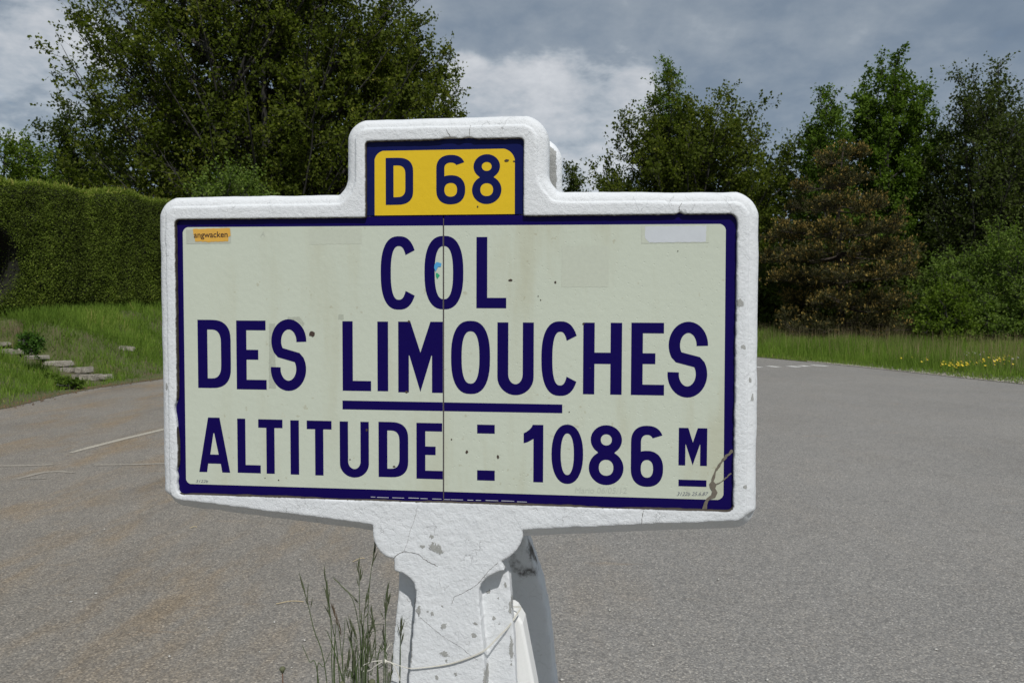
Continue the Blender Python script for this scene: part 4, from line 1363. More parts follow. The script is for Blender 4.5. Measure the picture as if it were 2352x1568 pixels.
    if cones is not None:
        k = r.uniform(0, 1, nt) < np.clip(0.20 + 0.85 * (0.5 + 0.5 * np.sin(E3[:, 0] * 2.1 + 1) * np.sin(E3[:, 2] * 2.7)) * (E3[:, 2] > 0.15 * H), 0, 0.8)
        Pc = np.repeat(E3[k], 4, 0) + r.normal(0, 0.03, (k.sum() * 4, 3))
        Ac = np.repeat(D3[k], 4, 0) * 0.5 + np.array([0, 0, 0.9]) + r.normal(0, .3, (len(Pc), 3))
        co = link('cones', leaves_mesh('cones', Pc, Ac, unit(r.normal(0, 1, (len(Pc), 3))), np.full(len(Pc), 0.085), np.full(len(Pc), 0.04), r.uniform(0, 1, len(Pc))), cones, root)
        co['kind'] = 'stuff'
    return root

LM_beech = leaf_mat('beech_leaves', [(0.0, (0.0323, 0.0474, 0.0084)), (0.45, (0.0808, 0.1054, 0.0149)), (0.8, (0.1478, 0.1738, 0.0249)), (1.0, (0.2420, 0.2371, 0.0430))])
LM_green = leaf_mat('fresh_leaves', [(0.0, (0.0309, 0.0542, 0.0095)), (0.45, (0.0773, 0.1263, 0.0174)), (0.8, (0.1417, 0.2212, 0.0285)), (1.0, (0.2318, 0.3160, 0.0475))])
LM_grey = leaf_mat('budding_leaves', [(0.0, (0.0305, 0.0403, 0.0138)), (0.45, (0.0611, 0.0803, 0.0220)), (0.8, (0.0982, 0.1268, 0.0331)), (1.0, (0.1440, 0.1690, 0.0552))])
LM_dark = leaf_mat('dark_wood_leaves', [(0.0, (0.0207, 0.0329, 0.0079)), (0.5, (0.0517, 0.0729, 0.0142)), (1.0, (0.1165, 0.1458, 0.0252))])
LM_pine = leaf_mat('pine_needles', [(0.0, (0.020, 0.022, 0.010)), (0.5, (0.056, 0.056, 0.023)), (1.0, (0.105, 0.094, 0.038))], 0.2)
LM_cone = leaf_mat('pollen_cones', [(0.0, (0.14, 0.100, 0.030)), (0.6, (0.26, 0.180, 0.048)), (1.0, (0.37, 0.265, 0.075))], 0.1)
LM_bush = leaf_mat('willow_leaves', [(0.0, (0.0493, 0.0770, 0.0177)), (0.45, (0.1148, 0.1711, 0.0341)), (0.8, (0.1914, 0.2673, 0.0506)), (1.0, (0.3281, 0.3850, 0.0884))])
LM_lime = leaf_mat('yellow_green_leaves', [(0.0, (0.0437, 0.0710, 0.0097)), (0.5, (0.1061, 0.1605, 0.0194)), (1.0, (0.2028, 0.2704, 0.0363))])

def at(x, depth):
    return (x - 1176) / 1829.3 * depth
def zat(y, depth):
    return 1.5 + (710 - y) / 1829.3 * depth

# big spreading beech behind the hedge
tree('beech_tree', 'huge spreading dark olive beech towering behind the clipped hedge', (at(600, 31), 31, 1.4), 16.4,
     [(0.02, 4.0), (0.10, 6.2), (0.25, 7.4), (0.45, 8.0), (0.62, 8.1), (0.78, 7.2), (0.90, 5.2), (1.0, 2.2)], 300, 9, 8, 11, (0.13, 0.092), LM_beech, 3,
     upness=0.9, len2=0.19, len3=0.72, trunk_r=0.26, stems=5, squash=0.5, lobes=0.10, inner=0.22)
tree('beech_tree', 'smaller olive beech right of the huge one, above the left sign shoulder', (at(905, 33), 33, 1.3), zat(25, 33) - 1.3,
     [(0.05, 1.8), (0.3, 2.6), (0.55, 3.1), (0.75, 3.0), (0.9, 2.1), (1.0, 0.8)], 110, 8, 8, 10, (0.13, 0.09), LM_beech, 4, upness=1.1, len2=0.28, len3=0.7, trunk_r=0.16, stems=3, squash=0.6, lobes=0.12, inner=0.15)
# trees left of it
tree('young_tree', 'light green tree at the far left edge above the hedge', (at(10, 27), 27, 1.3), zat(300, 27) - 1.3, [(0.05, 1.0), (0.4, 1.7), (0.75, 1.4), (1.0, 0.5)], 34, 8, 6, 9, (0.10, 0.07), LM_lime, 5, len2=0.4, len3=0.5, trunk_r=0.09)
tree('young_tree', 'low bright green tree between the far left tree and the beech', (at(75, 29), 29, 1.3), zat(335, 29) - 1.3, [(0.05, 1.1), (0.4, 1.6), (0.75, 1.1), (1.0, 0.3)], 34, 8, 6, 9, (0.10, 0.07), LM_lime, 6, len2=0.4, len3=0.5, trunk_r=0.09)
tree('small_tree', 'darker green pointed tree against the left flank of the beech', (at(175, 34), 34, 1.4), zat(245, 34) - 1.4, [(0.02, 2.2), (0.35, 2.5), (0.7, 1.6), (1.0, 0.3)], 70, 9, 7, 9, (0.12, 0.085), LM_dark, 8, len2=0.34, len3=0.55, trunk_r=0.12)
# shrub that peers over the sign's left shoulder
tree('shrub', 'mid green shrub showing over the left shoulder of the sign', (at(545, 25.5), 25.5, 1.5), zat(392, 25.5) - 1.5, [(0.05, 1.6), (0.5, 2.3), (0.8, 1.7), (1.0, 0.7)], 50, 9, 6, 9, (0.09, 0.06), LM_bush, 9, len2=0.3, len3=0.5, trunk_r=0.07, stems=3, cat='shrub')
# right-hand wood
tree('broad_tree', 'broad dark olive tree with a tall thin leader right of the route plate', (at(1590, 39), 39, 0.4), zat(215, 39) - 0.4,
     [(0.02, 3.6), (0.2, 4.6), (0.45, 5.2), (0.68, 5.1), (0.88, 4.0), (1.0, 1.7)], 180, 8, 8, 11, (0.14, 0.10), LM_beech, 12, upness=1.0, len2=0.24, len3=0.75, trunk_r=0.2, stems=4, lobes=0.12, squash=0.6, inner=0.2)
tree('slender_tree', 'thin young tree whose tip rises above the broad olive tree', (at(1527, 40), 40, 0.4), zat(128, 40) - 0.4,
     [(0.45, 0.7), (0.65, 1.0), (0.82, 0.8), (0.93, 0.4), (1.0, 0.1)], 34, 7, 5, 8, (0.125, 0.08), LM_green, 13, upness=1.5, len2=0.7, len3=0.55, trunk_r=0.1, lobes=0.3)
tree('small_conifer', 'small dark tree seen just right of the sign top, far back', (at(1318, 47), 47, 0.4), zat(372, 47) - 0.4, [(0.05, 2.0), (0.5, 1.6), (0.8, 0.9), (1.0, 0.15)], 60, 8, 6, 8, (0.15, 0.10), LM_dark, 14, upness=1.0, len2=0.3, len3=0.6, trunk_r=0.1)
tree('tall_tree', 'tall fresh green tree rising behind the brown pine', (at(2035, 38), 38, 0.5), zat(126, 38) - 0.5,
     [(0.05, 2.4), (0.3, 2.6), (0.6, 2.7), (0.80, 2.3), (0.92, 1.5), (1.0, 0.4)], 90, 9, 8, 12, (0.14, 0.10), LM_green, 15, upness=1.4, len2=0.30, len3=0.6, trunk_r=0.16, stems=3, lobes=0.18, squash=0.7, inner=0.2)
tree('slim_tree', 'slim green tree left of the tall fresh green one', (at(1893, 37), 37, 0.5), zat(214, 37) - 0.5,
     [(0.1, 1.0), (0.5, 1.2), (0.8, 0.9), (1.0, 0.2)], 52, 8, 7, 11, (0.125, 0.085), LM_green, 16, upness=1.3, len2=0.6, len3=0.6, trunk_r=0.1)
tree('bare_tree', 'grey brown half-leafed tree at the right edge, twigs showing against the sky', (at(2248, 36), 36, 0.6), zat(140, 36) - 0.6,
     [(0.05, 2.6), (0.3, 3.2), (0.6, 2.9), (0.82, 2.1), (1.0, 0.7)], 92, 10, 8, 8, (0.13, 0.088), LM_grey, 17, upness=1.9, len2=0.30, len3=0.8, trunk_r=0.18, stems=4, twig_r=0.009, lobes=0.3)
tree('bare_tree', 'second grey brown tree, cut off by the right photo edge', (at(2380, 35), 35, 0.6), zat(215, 35) - 0.6,
     [(0.05, 2.4), (0.4, 2.9), (0.7, 2.2), (1.0, 0.5)], 60, 9, 7, 8, (0.12, 0.075), LM_grey, 18, upness=1.4, len2=0.3, len3=0.8, trunk_r=0.16, stems=3, twig_r=0.009)
# dark wood closing the gaps
WOOD = [(1440, 52, 395, 5.0, 'dark tree deep in the wood behind the broad olive tree'), (1700, 50, 350, 5.0, 'dark tree deep in the wood between the broad olive tree and the pine'),
        (1840, 47, 300, 4.0, 'dark tree deep in the wood left of the slim green tree'), (2120, 46, 300, 5.0, 'dark tree deep in the wood behind the tall fresh green tree'),
        (2330, 46, 260, 5.0, 'dark tree deep in the wood at the far right'),
        (330, 41, 300, 6.0, 'dark tree deep behind the left half of the huge beech'), (700, 42, 260, 6.5, 'dark tree deep behind the right half of the huge beech')]
for i, (x, dp, yt, rr, lab) in enumerate(WOOD):
    tree('wood_tree', lab, (at(x, dp), dp, 0.4), zat(yt, dp) - 0.4, [(0.02, rr * 0.75), (0.3, rr), (0.65, rr * 0.8), (0.9, rr * 0.4), (1.0, rr * 0.15)], 54, 8, 7, 6, (0.22, 0.16), LM_dark, 30 + i, upness=0.7, len2=0.26, len3=0.9, trunk_r=0.2, group='dark trees filling the wood')
# understorey
UNDER = [(1770, 33, 600, 2.0, LM_dark, 'low dark shrub at the foot of the wood just right of the sign'), (2030, 34, 560, 2.2, LM_dark, 'low dark shrub behind the brown pine'),
         (1860, 35, 520, 2.4, LM_dark, 'dark shrub between the sign and the brown pine')]
for i, (x, dp, yt, rr, lm, lab) in enumerate(UNDER):
    tree('shrub', lab, (at(x, dp), dp, 0.35), zat(yt, dp) - 0.35, [(0.0, rr * .9), (0.4, rr), (0.8, rr * .7), (1.0, rr * .25)], 34, 8, 6, 6, (0.17, 0.12), lm, 50 + i, len2=0.34, len3=0.6, trunk_r=0.06, stems=3, cat='shrub')
tree('shrub', 'light green willow bush at the right photo edge below the half-leafed trees', (at(2325, 27.5), 27.5, 0.5), zat(530, 27.5) - 0.5, [(0.0, 1.9), (0.35, 2.4), (0.7, 1.9), (1.0, 0.7)], 70, 9, 7, 11, (0.085, 0.05), LM_bush, 60, len2=0.3, len3=0.5, trunk_r=0.06, stems=4, cat='shrub', upness=1.1)
tree('shrub', 'blue green willow bush between the pine and the light green bush', (at(2180, 28.5), 28.5, 0.5), zat(585, 28.5) - 0.5, [(0.0, 1.1), (0.35, 1.5), (0.7, 1.1), (1.0, 0.35)], 50, 8, 6, 10, (0.085, 0.05), LM_bush, 61, len2=0.35, len3=0.5, trunk_r=0.05, stems=3, cat='shrub', upness=1.1)
tree('shrub', 'small yellow green shrub at the foot of the pine', (at(2170, 25.8), 25.8, 0.4), zat(655, 25.8) - 0.4, [(0.0, 0.75), (0.4, 0.95), (0.8, 0.6), (1.0, 0.2)], 34, 7, 5, 9, (0.085, 0.06), LM_lime, 62, len2=0.4, len3=0.4, trunk_r=0.04, stems=3, cat='shrub')
tree('shrub', 'low leafy shrub beside the light green willow bush, behind the flowers', (at(2260, 26.5), 26.5, 0.4), zat(690, 26.5) - 0.4, [(0.0, 0.8), (0.5, 1.0), (1.0, 0.35)], 34, 7, 5, 9, (0.085, 0.06), LM_bush, 63, len2=0.4, len3=0.4, trunk_r=0.04, stems=3, cat='shrub')
# the far wood that closes the road behind the sign, one mass
Pw, rw = [], np.random.default_rng(99)
for cxw in np.arange(-16, 16, 2.6):
    c = np.array([cxw + rw.uniform(-.8, .8), 58 + rw.uniform(-3, 6), 0.0]); hw = rw.uniform(6.5, 9.0); rad = rw.uniform(2.2, 3.0)
    q = unit(rw.normal(0, 1, (1500, 3))) * (rw.uniform(0.25, 1, (1500, 1)) ** 0.4) * np.array([rad, rad, hw / 2]) * (1 + 0.25 * vnoise(rw.normal(0, 1, (1500, 3)) * 2, 71)[:, None])
    Pw.append(q + c + np.array([0, 0, hw / 2 + 0.3]))
Pw = np.concatenate(Pw); nw = len(Pw)
fw = link('far_wood', leaves_mesh('far_wood', Pw, unit(rw.normal(0, 1, (nw, 3))), unit(rw.normal(0, 1, (nw, 3)) * 0.5 + np.array([0, -0.4, 0.5])), rw.uniform(.35, .65, nw), rw.uniform(.25, .45, nw), rw.normal(.5, .15, nw).clip(0, 1)), LM_dark)
tag(fw, 'dark green far wood closing the view behind the sign', None, None, 'stuff')
# brown pine with pollen cones: sweeping tiers
tree('pine_tree', 'brown-tinged pine full of pollen cones, right of the sign', (at(1925, 29.5), 29.5, 0.4), zat(288, 29.5) - 0.4,
     [(0.02, 2.9), (0.12, 3.2), (0.30, 3.0), (0.48, 2.9), (0.60, 2.2), (0.70, 1.25), (0.84, 0.55), (1.0, 0.06)], 62, 12, 10, 11, (0.105, 0.03), LM_pine, 70, upness=0.02, len2=0.24, len3=0.32, tiers=True,
     trunk_r=0.16, needles=True, cones=LM_cone, bark=M_bark_pine, lobes=0.35, inner=0.42)

# ------------------------------------------------------------------ clipped hedge
HA, HB = np.array([-12.45, 15.5]), np.array([-9.8, 24.0])
LM_hedge = leaf_mat('hedge_leaves', [(0.0, (0.0531, 0.0690, 0.0154)), (0.4, (0.1214, 0.1595, 0.0280)), (0.75, (0.2203, 0.2902, 0.0461)), (1.0, (0.3795, 0.3445, 0.1024))])
hd = unit(HB - HA); hn = np.array([hd[1], -hd[0]])          # towards the road
HLEN = float(np.linalg.norm(HB - HA)); HH = 3.15
hedge = empty('hedge', ((HA[0] + HB[0]) / 2, (HA[1] + HB[1]) / 2, 1.2))
tag(hedge, 'tall clipped green hedge on the bank left of the sign', 'hedge')
HO = np.array([(HA[0] + HB[0]) / 2, (HA[1] + HB[1]) / 2, 1.2])
def hedge_pt(s, q):
    """s along, q in 0..1 up the face, 1..1.6 over the top"""
    base = HA + hd * s[:, None]
    zb = bank_z(base[:, 0], base[:, 1])
    up = np.clip(q, 0, 1) * (HH + 0.07 * vnoise(np.stack([s * 1.3, s * 0], 1), 41))
    over = np.maximum(q - 1, 0) * 2.4
    rnd_ = 0.10 * np.clip((q - 0.93) / 0.07, 0, 1) ** 2
    bulge = 0.07 * vnoise(np.stack([s * 1.1, q * 3], 1), 42) + 0.04 * vnoise(np.stack([s * 4, q * 11], 1), 43)
    foot = 0.22 * np.clip((0.10 - q) / 0.10, 0, 1)
    arch = 2.0 * np.clip((1 - ((s - 1.9) / 1.35) ** 2 - ((q - 0.40) / 0.34) ** 2) * 2.6, 0, 1)
    out = bulge - rnd_ - foot - over - arch
    p = base + hn * out[:, None]
    return np.stack([p[:, 0], p[:, 1], zb + up + bulge * (q > 1)], 1)
su = np.linspace(0, HLEN, 140); qu = np.concatenate([np.linspace(0, 1, 50), np.linspace(1.04, 1.6, 10)])
U, Q_ = np.meshgrid(su, qu, indexing='ij')
P = hedge_pt(U.ravel(), Q_.ravel()).reshape(140, 60, 3)
P[:, :, :2] -= hn * 0.10; P[:, :, 2] -= 0.05
I = np.arange(140 * 60).reshape(140, 60)
core = link('shade_core', np_mesh('shade_core', P.reshape(-1, 3) - HO, np.stack([I[:-1, :-1].ravel(), I[1:, :-1].ravel(), I[1:, 1:].ravel(), I[:-1, 1:].ravel()], 1)), simple('hedge_inner_shade', (0.010, 0.010, 0.006), 1.0, 0.4, 20), hedge)  # near-black sheet behind the leaves, the hedge's inner shade put into its colour
n = 92000
s = rng.uniform(1.0, HLEN, n); q = rng.uniform(0, 1.22, n)
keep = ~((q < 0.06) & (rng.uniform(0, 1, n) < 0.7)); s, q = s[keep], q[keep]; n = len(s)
P = hedge_pt(s, q) + rng.normal(0, 0.03, (n, 3)) - HO
face = np.where(q[:, None] < 1, np.append(hn, 0.25)[None], np.array([[0, 0, 1.0]]))
A = unit(face * 0.7 + unit(rng.normal(0, 1, (n, 3))) + np.array([0, 0, 0.3]))
Nn = unit(face + rng.normal(0, 0.8, (n, 3)))
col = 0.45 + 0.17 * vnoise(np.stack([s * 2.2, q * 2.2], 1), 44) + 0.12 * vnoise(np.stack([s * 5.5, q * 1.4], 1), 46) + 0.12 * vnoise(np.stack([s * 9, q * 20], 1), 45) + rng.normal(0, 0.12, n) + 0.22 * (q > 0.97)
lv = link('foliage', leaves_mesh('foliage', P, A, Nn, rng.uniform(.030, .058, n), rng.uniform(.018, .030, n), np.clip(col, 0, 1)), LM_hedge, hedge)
lv['kind'] = 'stuff'
# shoots that stand out of the clipped top
n = 900
s = rng.uniform(0.5, HLEN, n); q = rng.uniform(0.97, 1.12, n)
P = hedge_pt(s, q) - HO
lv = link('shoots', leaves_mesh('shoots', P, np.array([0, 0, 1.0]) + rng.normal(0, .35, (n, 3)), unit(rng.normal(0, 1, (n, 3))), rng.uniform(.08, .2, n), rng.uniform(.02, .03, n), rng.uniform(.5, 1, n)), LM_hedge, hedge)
lv['kind'] = 'stuff'

# ------------------------------------------------------------------ grass
def grass(name, X, Y, Z, h, w, rnd, mat, lean=0.35, seed=1):
    r = np.random.default_rng(seed)
    n = len(X)
    a = r.uniform(0, 2 * math.pi, n); f = r.uniform(0, 2 * math.pi, n)
    side = np.stack([np.cos(f), np.sin(f) * 0.6, np.zeros(n)], 1) * (w / 2)[:, None]
    ld = np.stack([np.cos(a), np.sin(a), np.zeros(n)], 1) * (h * np.abs(r.normal(0, lean, n)))[:, None]
    B = np.stack([X, Y, Z], 1)
    Tp = B + ld + np.stack([0 * h, 0 * h, h * np.sqrt(np.maximum(1 - (np.linalg.norm(ld, axis=1) / h) ** 2 * 0.5, 0.2))], 1)
    V = np.stack([B - side, B + side, Tp + side * 0.2, Tp - side * 0.2], 1).reshape(-1, 3)
    F = np.arange(4 * n).reshape(n, 4)
    return np_mesh(name, V, F, {'rnd': np.repeat(np.clip(rnd, 0, 1), 4)})
GM = leaf_mat('meadow_grass', [(0.0, (0.0635, 0.0936, 0.0157)), (0.4, (0.1228, 0.2046, 0.0283)), (0.7, (0.2013, 0.2924, 0.0471)), (0.88, (0.3387, 0.3314, 0.1020)), (1.0, (0.5280, 0.4093, 0.1728))], 0.3)
GM2 = leaf_mat('seeding_grass', [(0.0, (0.1207, 0.1276, 0.0475)), (0.5, (0.2243, 0.1874, 0.0950)), (1.0, (0.3623, 0.2626, 0.1742))], 0.3)
# left bank
n = 90000
Y = rng.uniform(10.5, 24, n); tt = rng.uniform(-0.03, 1, n) ** 1.0 * 4.2; X = xl(Y) - tt
dens = 0.5 + 0.5 * vnoise(np.stack([X * 1.3, Y * 1.3], 1), 51) + 0.35 * vnoise(np.stack([X * 4, Y * 4], 1), 52)
edge = np.clip((tt - 0.02) / 0.35, 0.05, 1)
inst = np.zeros(n, bool)
for (a, b_, c, d, Yd, k), sp_ in zip(STEPS, _sp):
    hw = (b_ - a) / 1829 * Yd / 2
    inst |= (np.abs(X - sp_[0]) < hw + 0.02 + 0.05 * rng.normal(0, 1, n)) & (Y > sp_[1] - 0.42) & (Y < sp_[1] + 0.34)
keep = (rng.uniform(0, 1, n) < np.clip(0.22 + dens * 0.85, 0.07, 1) * edge) & ~inst & (X / Y > -0.74) & (X / Y < -0.33)
X, Y, tt, dens = X[keep], Y[keep], tt[keep], dens[keep]; n = len(X)
Z = bank_z(X, Y)
h = rng.uniform(0.06, 0.20, n) * (0.7 + 0.5 * dens.clip(0, 1.3)) * np.interp(tt, [0, 0.4, 2, 3], [0.5, 0.9, 1.2, 1.6])
o = link('bank_grass', grass('bank_grass', X, Y, Z, h, rng.uniform(.008, .018, n), 0.42 + 0.18 * vnoise(np.stack([X * .9, Y * .9], 1), 53) + 0.14 * vnoise(np.stack([X * 5, Y * 5], 1), 56) + rng.normal(0, .15, n), GM, 0.45, 2), GM)
tag(o, 'short patchy grass on the left bank', None, None, 'stuff')
# right verge
n = 102000
Y = rng.uniform(14.5, 33, n); tt = rng.uniform(0, 1, n) ** 1.25 * 12; X = xr(Y) + tt - 0.02
ok = (X / Y < 0.70) & (X / Y > 0.22)
X, Y, tt = X[ok], Y[ok], tt[ok]; n = len(X)
Z = verge_z(X, Y)
h = rng.uniform(0.25, 0.62, n) * np.interp(tt, [0, 0.3, 0.9, 2.0], [0.15, 0.4, 0.75, 1.05]) * (1 + 0.28 * vnoise(np.stack([X * .7, Y * .7], 1), 54)) * np.interp(X / Y, [0.33, 0.42, 0.6], [1.12, 1.0, 0.72])
o = link('verge_grass', grass('verge_grass', X, Y, Z, h, rng.uniform(.009, .018, n), 0.42 + 0.13 * vnoise(np.stack([X * .5, Y * .5], 1), 55) + rng.normal(0, .13, n) + 0.25 * np.clip(0.4 - tt, 0, 0.4), GM, 0.3, 3), GM)
tag(o, 'tall green meadow grass on the right verge', None, None, 'stuff')
n = 9000
Y = rng.uniform(15, 32, n); tt = rng.uniform(0.6, 10, n); X = xr(Y) + tt
ok = (X / Y < 0.70) & (X / Y > 0.22); X, Y, tt = X[ok], Y[ok], tt[ok]; n = len(X)
o = link('seeding_grass', grass('seeding_grass', X, Y, verge_z(X, Y), rng.uniform(.5, .95, n) * np.interp(tt, [0, 1.5, 4], [0.6, 0.9, 1.05]) * np.interp(X / Y, [0.33, 0.42, 0.6], [1.1, 1.0, 0.78]), rng.uniform(.006, .012, n), rng.uniform(0, 1, n), GM2, 0.18, 4), GM2)
tag(o, 'taller seeding grass stalks standing above the right verge grass', None, None, 'stuff')

# a leafy weed by the steps
wp = px(72, 813, 15.6)
tree('weed', 'dark green leafy weed growing beside the stone steps', (wp.x, wp.y, wp.z), 0.42, [(0.0, 0.10), (0.4, 0.20), (0.8, 0.17), (1.0, 0.06)], 16, 4, 3, 5, (0.055, 0.045), leaf_mat('nettle_leaves', [(0.0, (0.0380, 0.0800, 0.0156)), (1.0, (0.1140, 0.2240, 0.0390))]), 80, len2=0.5, len3=0.07, trunk_r=0.012, stems=4, cat='plant', twig_r=0.002)
for k, (x, y, dp, lab) in enumerate(((120, 885, 14.9, 'low dark weed clump on the road edge below the steps'), (172, 891, 15.0, 'trailing weed at the foot of the lowest stone step'))):
    wp = px(x, y, 0, 0.03)
    tree('weed', lab, (wp.x - 0.1, wp.y, 0.02), 0.15, [(0.0, 0.20), (0.5, 0.26), (1.0, 0.10)], 16, 4, 3, 5, (0.05, 0.035), LM_green, 82 + k, len2=0.5, len3=0.07, trunk_r=0.01, stems=3, cat='plant', twig_r=0.002, squash=0.6)

# buttercups and dandelion clocks in the verge
M_butter = simple('buttercup_yellow', (0.80, 0.58, 0.02), 0.5)
M_clock = simple('dandelion_fluff', (0.34, 0.33, 0.29), 0.9)
M_stalk = simple('flower_stalk', (0.05, 0.09, 0.02), 0.8)
def flower_meshes():
    v, f = [(0, 0, 0.004)], []
    for k in range(5):
        a = 2 * math.pi * k / 5
        i = len(v)
        for da, rr, zz_ in ((-0.45, 0.014, 0.012), (0, 0.024, 0.016), (0.45, 0.014, 0.012)):
            v.append((math.cos(a + da) * rr, math.sin(a + da) * rr, zz_))
        f += [(0, i, i + 1), (0, i + 1, i + 2)]
    bl = py_mesh('bloom', v, f); bl.materials.append(M_butter)
    bm = bmesh.new(); bmesh.ops.create_icosphere(bm, subdivisions=1, radius=0.021)
    for q in bm.verts: q.co *= random.uniform(.85, 1.1); q.co.z += 0.02
    fl = bpy.data.meshes.new('fluff'); bm.to_mesh(fl); bm.free(); fl.materials.append(M_clock)
    vv, ff = tube([([(0, 0, -0.5), (0.01, 0, -0.25), (0, 0, 0.003)], 0.0025)], 0, 4)
    stl = py_mesh('stalk', vv, ff); stl.materials.append(M_stalk)
    return bl, fl, stl
bl, fl, stl = flower_meshes()
def put_flower(kind, x, y, z, s, lab, grp):
    r_ = empty('buttercup' if kind == 0 else 'dandelion_clock', (x, y, z), random.uniform(0, 6))
    r_.rotation_euler = (random.uniform(-.35, .35) + 0.5, random.uniform(-.35, .35), random.uniform(-.5, .5))
    r_.scale = (s, s, s)
    tag(r_, lab, 'flower', grp)
    a = bpy.data.objects.new('bloom' if kind == 0 else 'fluff', bl if kind == 0 else fl); COL.objects.link(a); a.parent = r_
    c = bpy.data.objects.new('stalk', stl); COL.objects.link(c); c.parent = r_
fr = random.Random(4)
def scatter(n, cx, cy, sx_, sy_, kind, h0, h1, lab, grp):
    for _ in range(n):
        x, y = fr.gauss(cx, sx_), fr.gauss(cy, sy_)
        # a flower head of height h seen at (x, y): find its foot on the verge
        hh_ = fr.uniform(h0, h1)
        p = px(x, y, 0, hh_ + 0.12)
        if p.y > 32 or p.x < xr(p.y) + 0.2: continue
        put_flower(kind, p.x, p.y, p.z, fr.uniform(.9, 1.5), lab, grp)
A_ = ('yellow buttercup in the low dense patch near the asphalt edge', 'dense patch of buttercups near the asphalt')
B_ = ('yellow buttercup in the higher loose patch towards the right photo edge', 'loose patch of buttercups at the far right')
C_ = ('single yellow buttercup scattered in the verge grass away from the patches', 'scattered single buttercups')
scatter(80, 2195, 839, 28, 6, 0, .06, .16, *A_)
scatter(50, 2285, 826, 20, 6, 0, .12, .22, *B_)
scatter(12, 2060, 820, 40, 8, 0, .12, .25, *C_)
scatter(5, 1830, 800, 60, 8, 0, .2, .4, *C_)
scatter(14, 2235, 812, 26, 3.5, 1, .15, .25, 'pale dandelion clock in the row above the buttercup patches', 'dandelion clocks above the buttercups')
scatter(6, 2017, 806, 6, 2, 1, .32, .38, 'pale dandelion clock in a small knot left of the buttercups', 'small knot of dandelion clocks')
scatter(6, 2320, 828, 18, 6, 1, .15, .25, 'pale dandelion clock among the buttercups at the far right', 'dandelion clocks at the far right')

# ------------------------------------------------------------------ brome grass beside the post
M_stem = simple('green_grass_stem', (0.062, 0.092, 0.030), 0.6, 0.25, 60)
M_head = simple('grass_seed_head', (0.070, 0.082, 0.038), 0.7, 0.35, 90)
M_head_dry = simple('dry_seed_head', (0.085, 0.060, 0.035), 0.8, 0.3, 90)
tuft = empty('grass_tuft', (SIGN_POS.x, SIGN_POS.y, 0), -SIGN_YAW)
tag(tuft, 'tuft of tall brome grass with drooping seed heads left of the post', 'grass plant')
STEM = [([(-282.8, -426.3), (-270, -471), (-258.3, -521.6), (-232.9, -622.5)], 1), ([(-233.5, -404.6), (-223.9, -470.8), (-219.4, -549.1), (-218.8, -621.7)], 1), ([(-244.9, -465.9), (-234.3, -526.3), (-220.8, -621.8)], 1),
        ([(-217.7, -435.3), (-190, -465.3), (-178.3, -507.8), (-170.6, -566.2), (-170.9, -618.9)], 1), ([(-163.4, -384.2), (-162.1, -448.4), (-160.6, -546), (-160.9, -618.3)], 1),
        ([(-137.1, -348.3), (-149.2, -420.6), (-154.5, -506.6), (-154, -617.9)], 1), ([(-144.3, -437.9), (-152.4, -486.9), (-155, -545.7), (-154.6, -617.9)], 1), ([(-104.9, -424.5), (-108.1, -494.5), (-110.2, -553.1), (-111.4, -615.4)], 1),
        ([(-110.9, -453.8), (-115.4, -494.9), (-115.8, -615.6)], 1), ([(-140.5, -476.6), (-133.8, -517.2), (-132, -564.1), (-129.2, -616.4)], 1), ([(-221, -482.4), (-210.2, -517.2), (-204.5, -568), (-200.8, -620.6)], 2),
        ([(-283.8, -554.5), (-268.9, -587.3), (-251, -623.5)], 0), ([(-192.3, -518.3), (-184.5, -563), (-178.8, -619.3)], 1), ([(-221.4, -555.1), (-238.7, -593.6), (-252, -623.6)], 0), ([(-182.3, -508), (-174.4, -536.9), (-167.9, -618.7)], 1),
        ([(-170.4, -525), (-166.6, -556.1), (-164.9, -618.5)], 1), ([(-123, -536.2), (-133, -570), (-141.1, -617.1)], 0), ([(-144.7, -541.3), (-146.9, -584.5), (-150, -617.6)], 1)]
gr = random.Random(12)
def spikelets(tip, d, n, L_, spread):
    """slender spindles along the top of a stem, all leaning forward"""
    vv, ff = [], []
    for k in range(n):
        f_ = k / max(n - 1, 1)
        base = tip - d * (L_ * f_)
        a = Vector((gr.gauss(0, spread), gr.gauss(0, spread), 0)) * (0.4 + 0.8 * f_) + d
        a.normalize()
        l = gr.uniform(0.018, 0.030); w = gr.uniform(0.0009, 0.0015)
        s = a.cross(Vector((0, 1, 0.1))).normalized(); q = a.cross(s)
        i = len(vv)
        st_ = base + (a - d) * 0.004
        vv += [st_, st_ + a * l * .4 + s * w, st_ + a * l * .4 + q * w, st_ + a * l * .4 - s * w, st_ + a * l * .4 - q * w, st_ + a * l]
        for m_ in range(4):
            ff += [(i, i + 1 + (m_ + 1) % 4, i + 1 + m_), (i + 5, i + 1 + m_, i + 1 + (m_ + 1) % 4)]
    return vv, ff
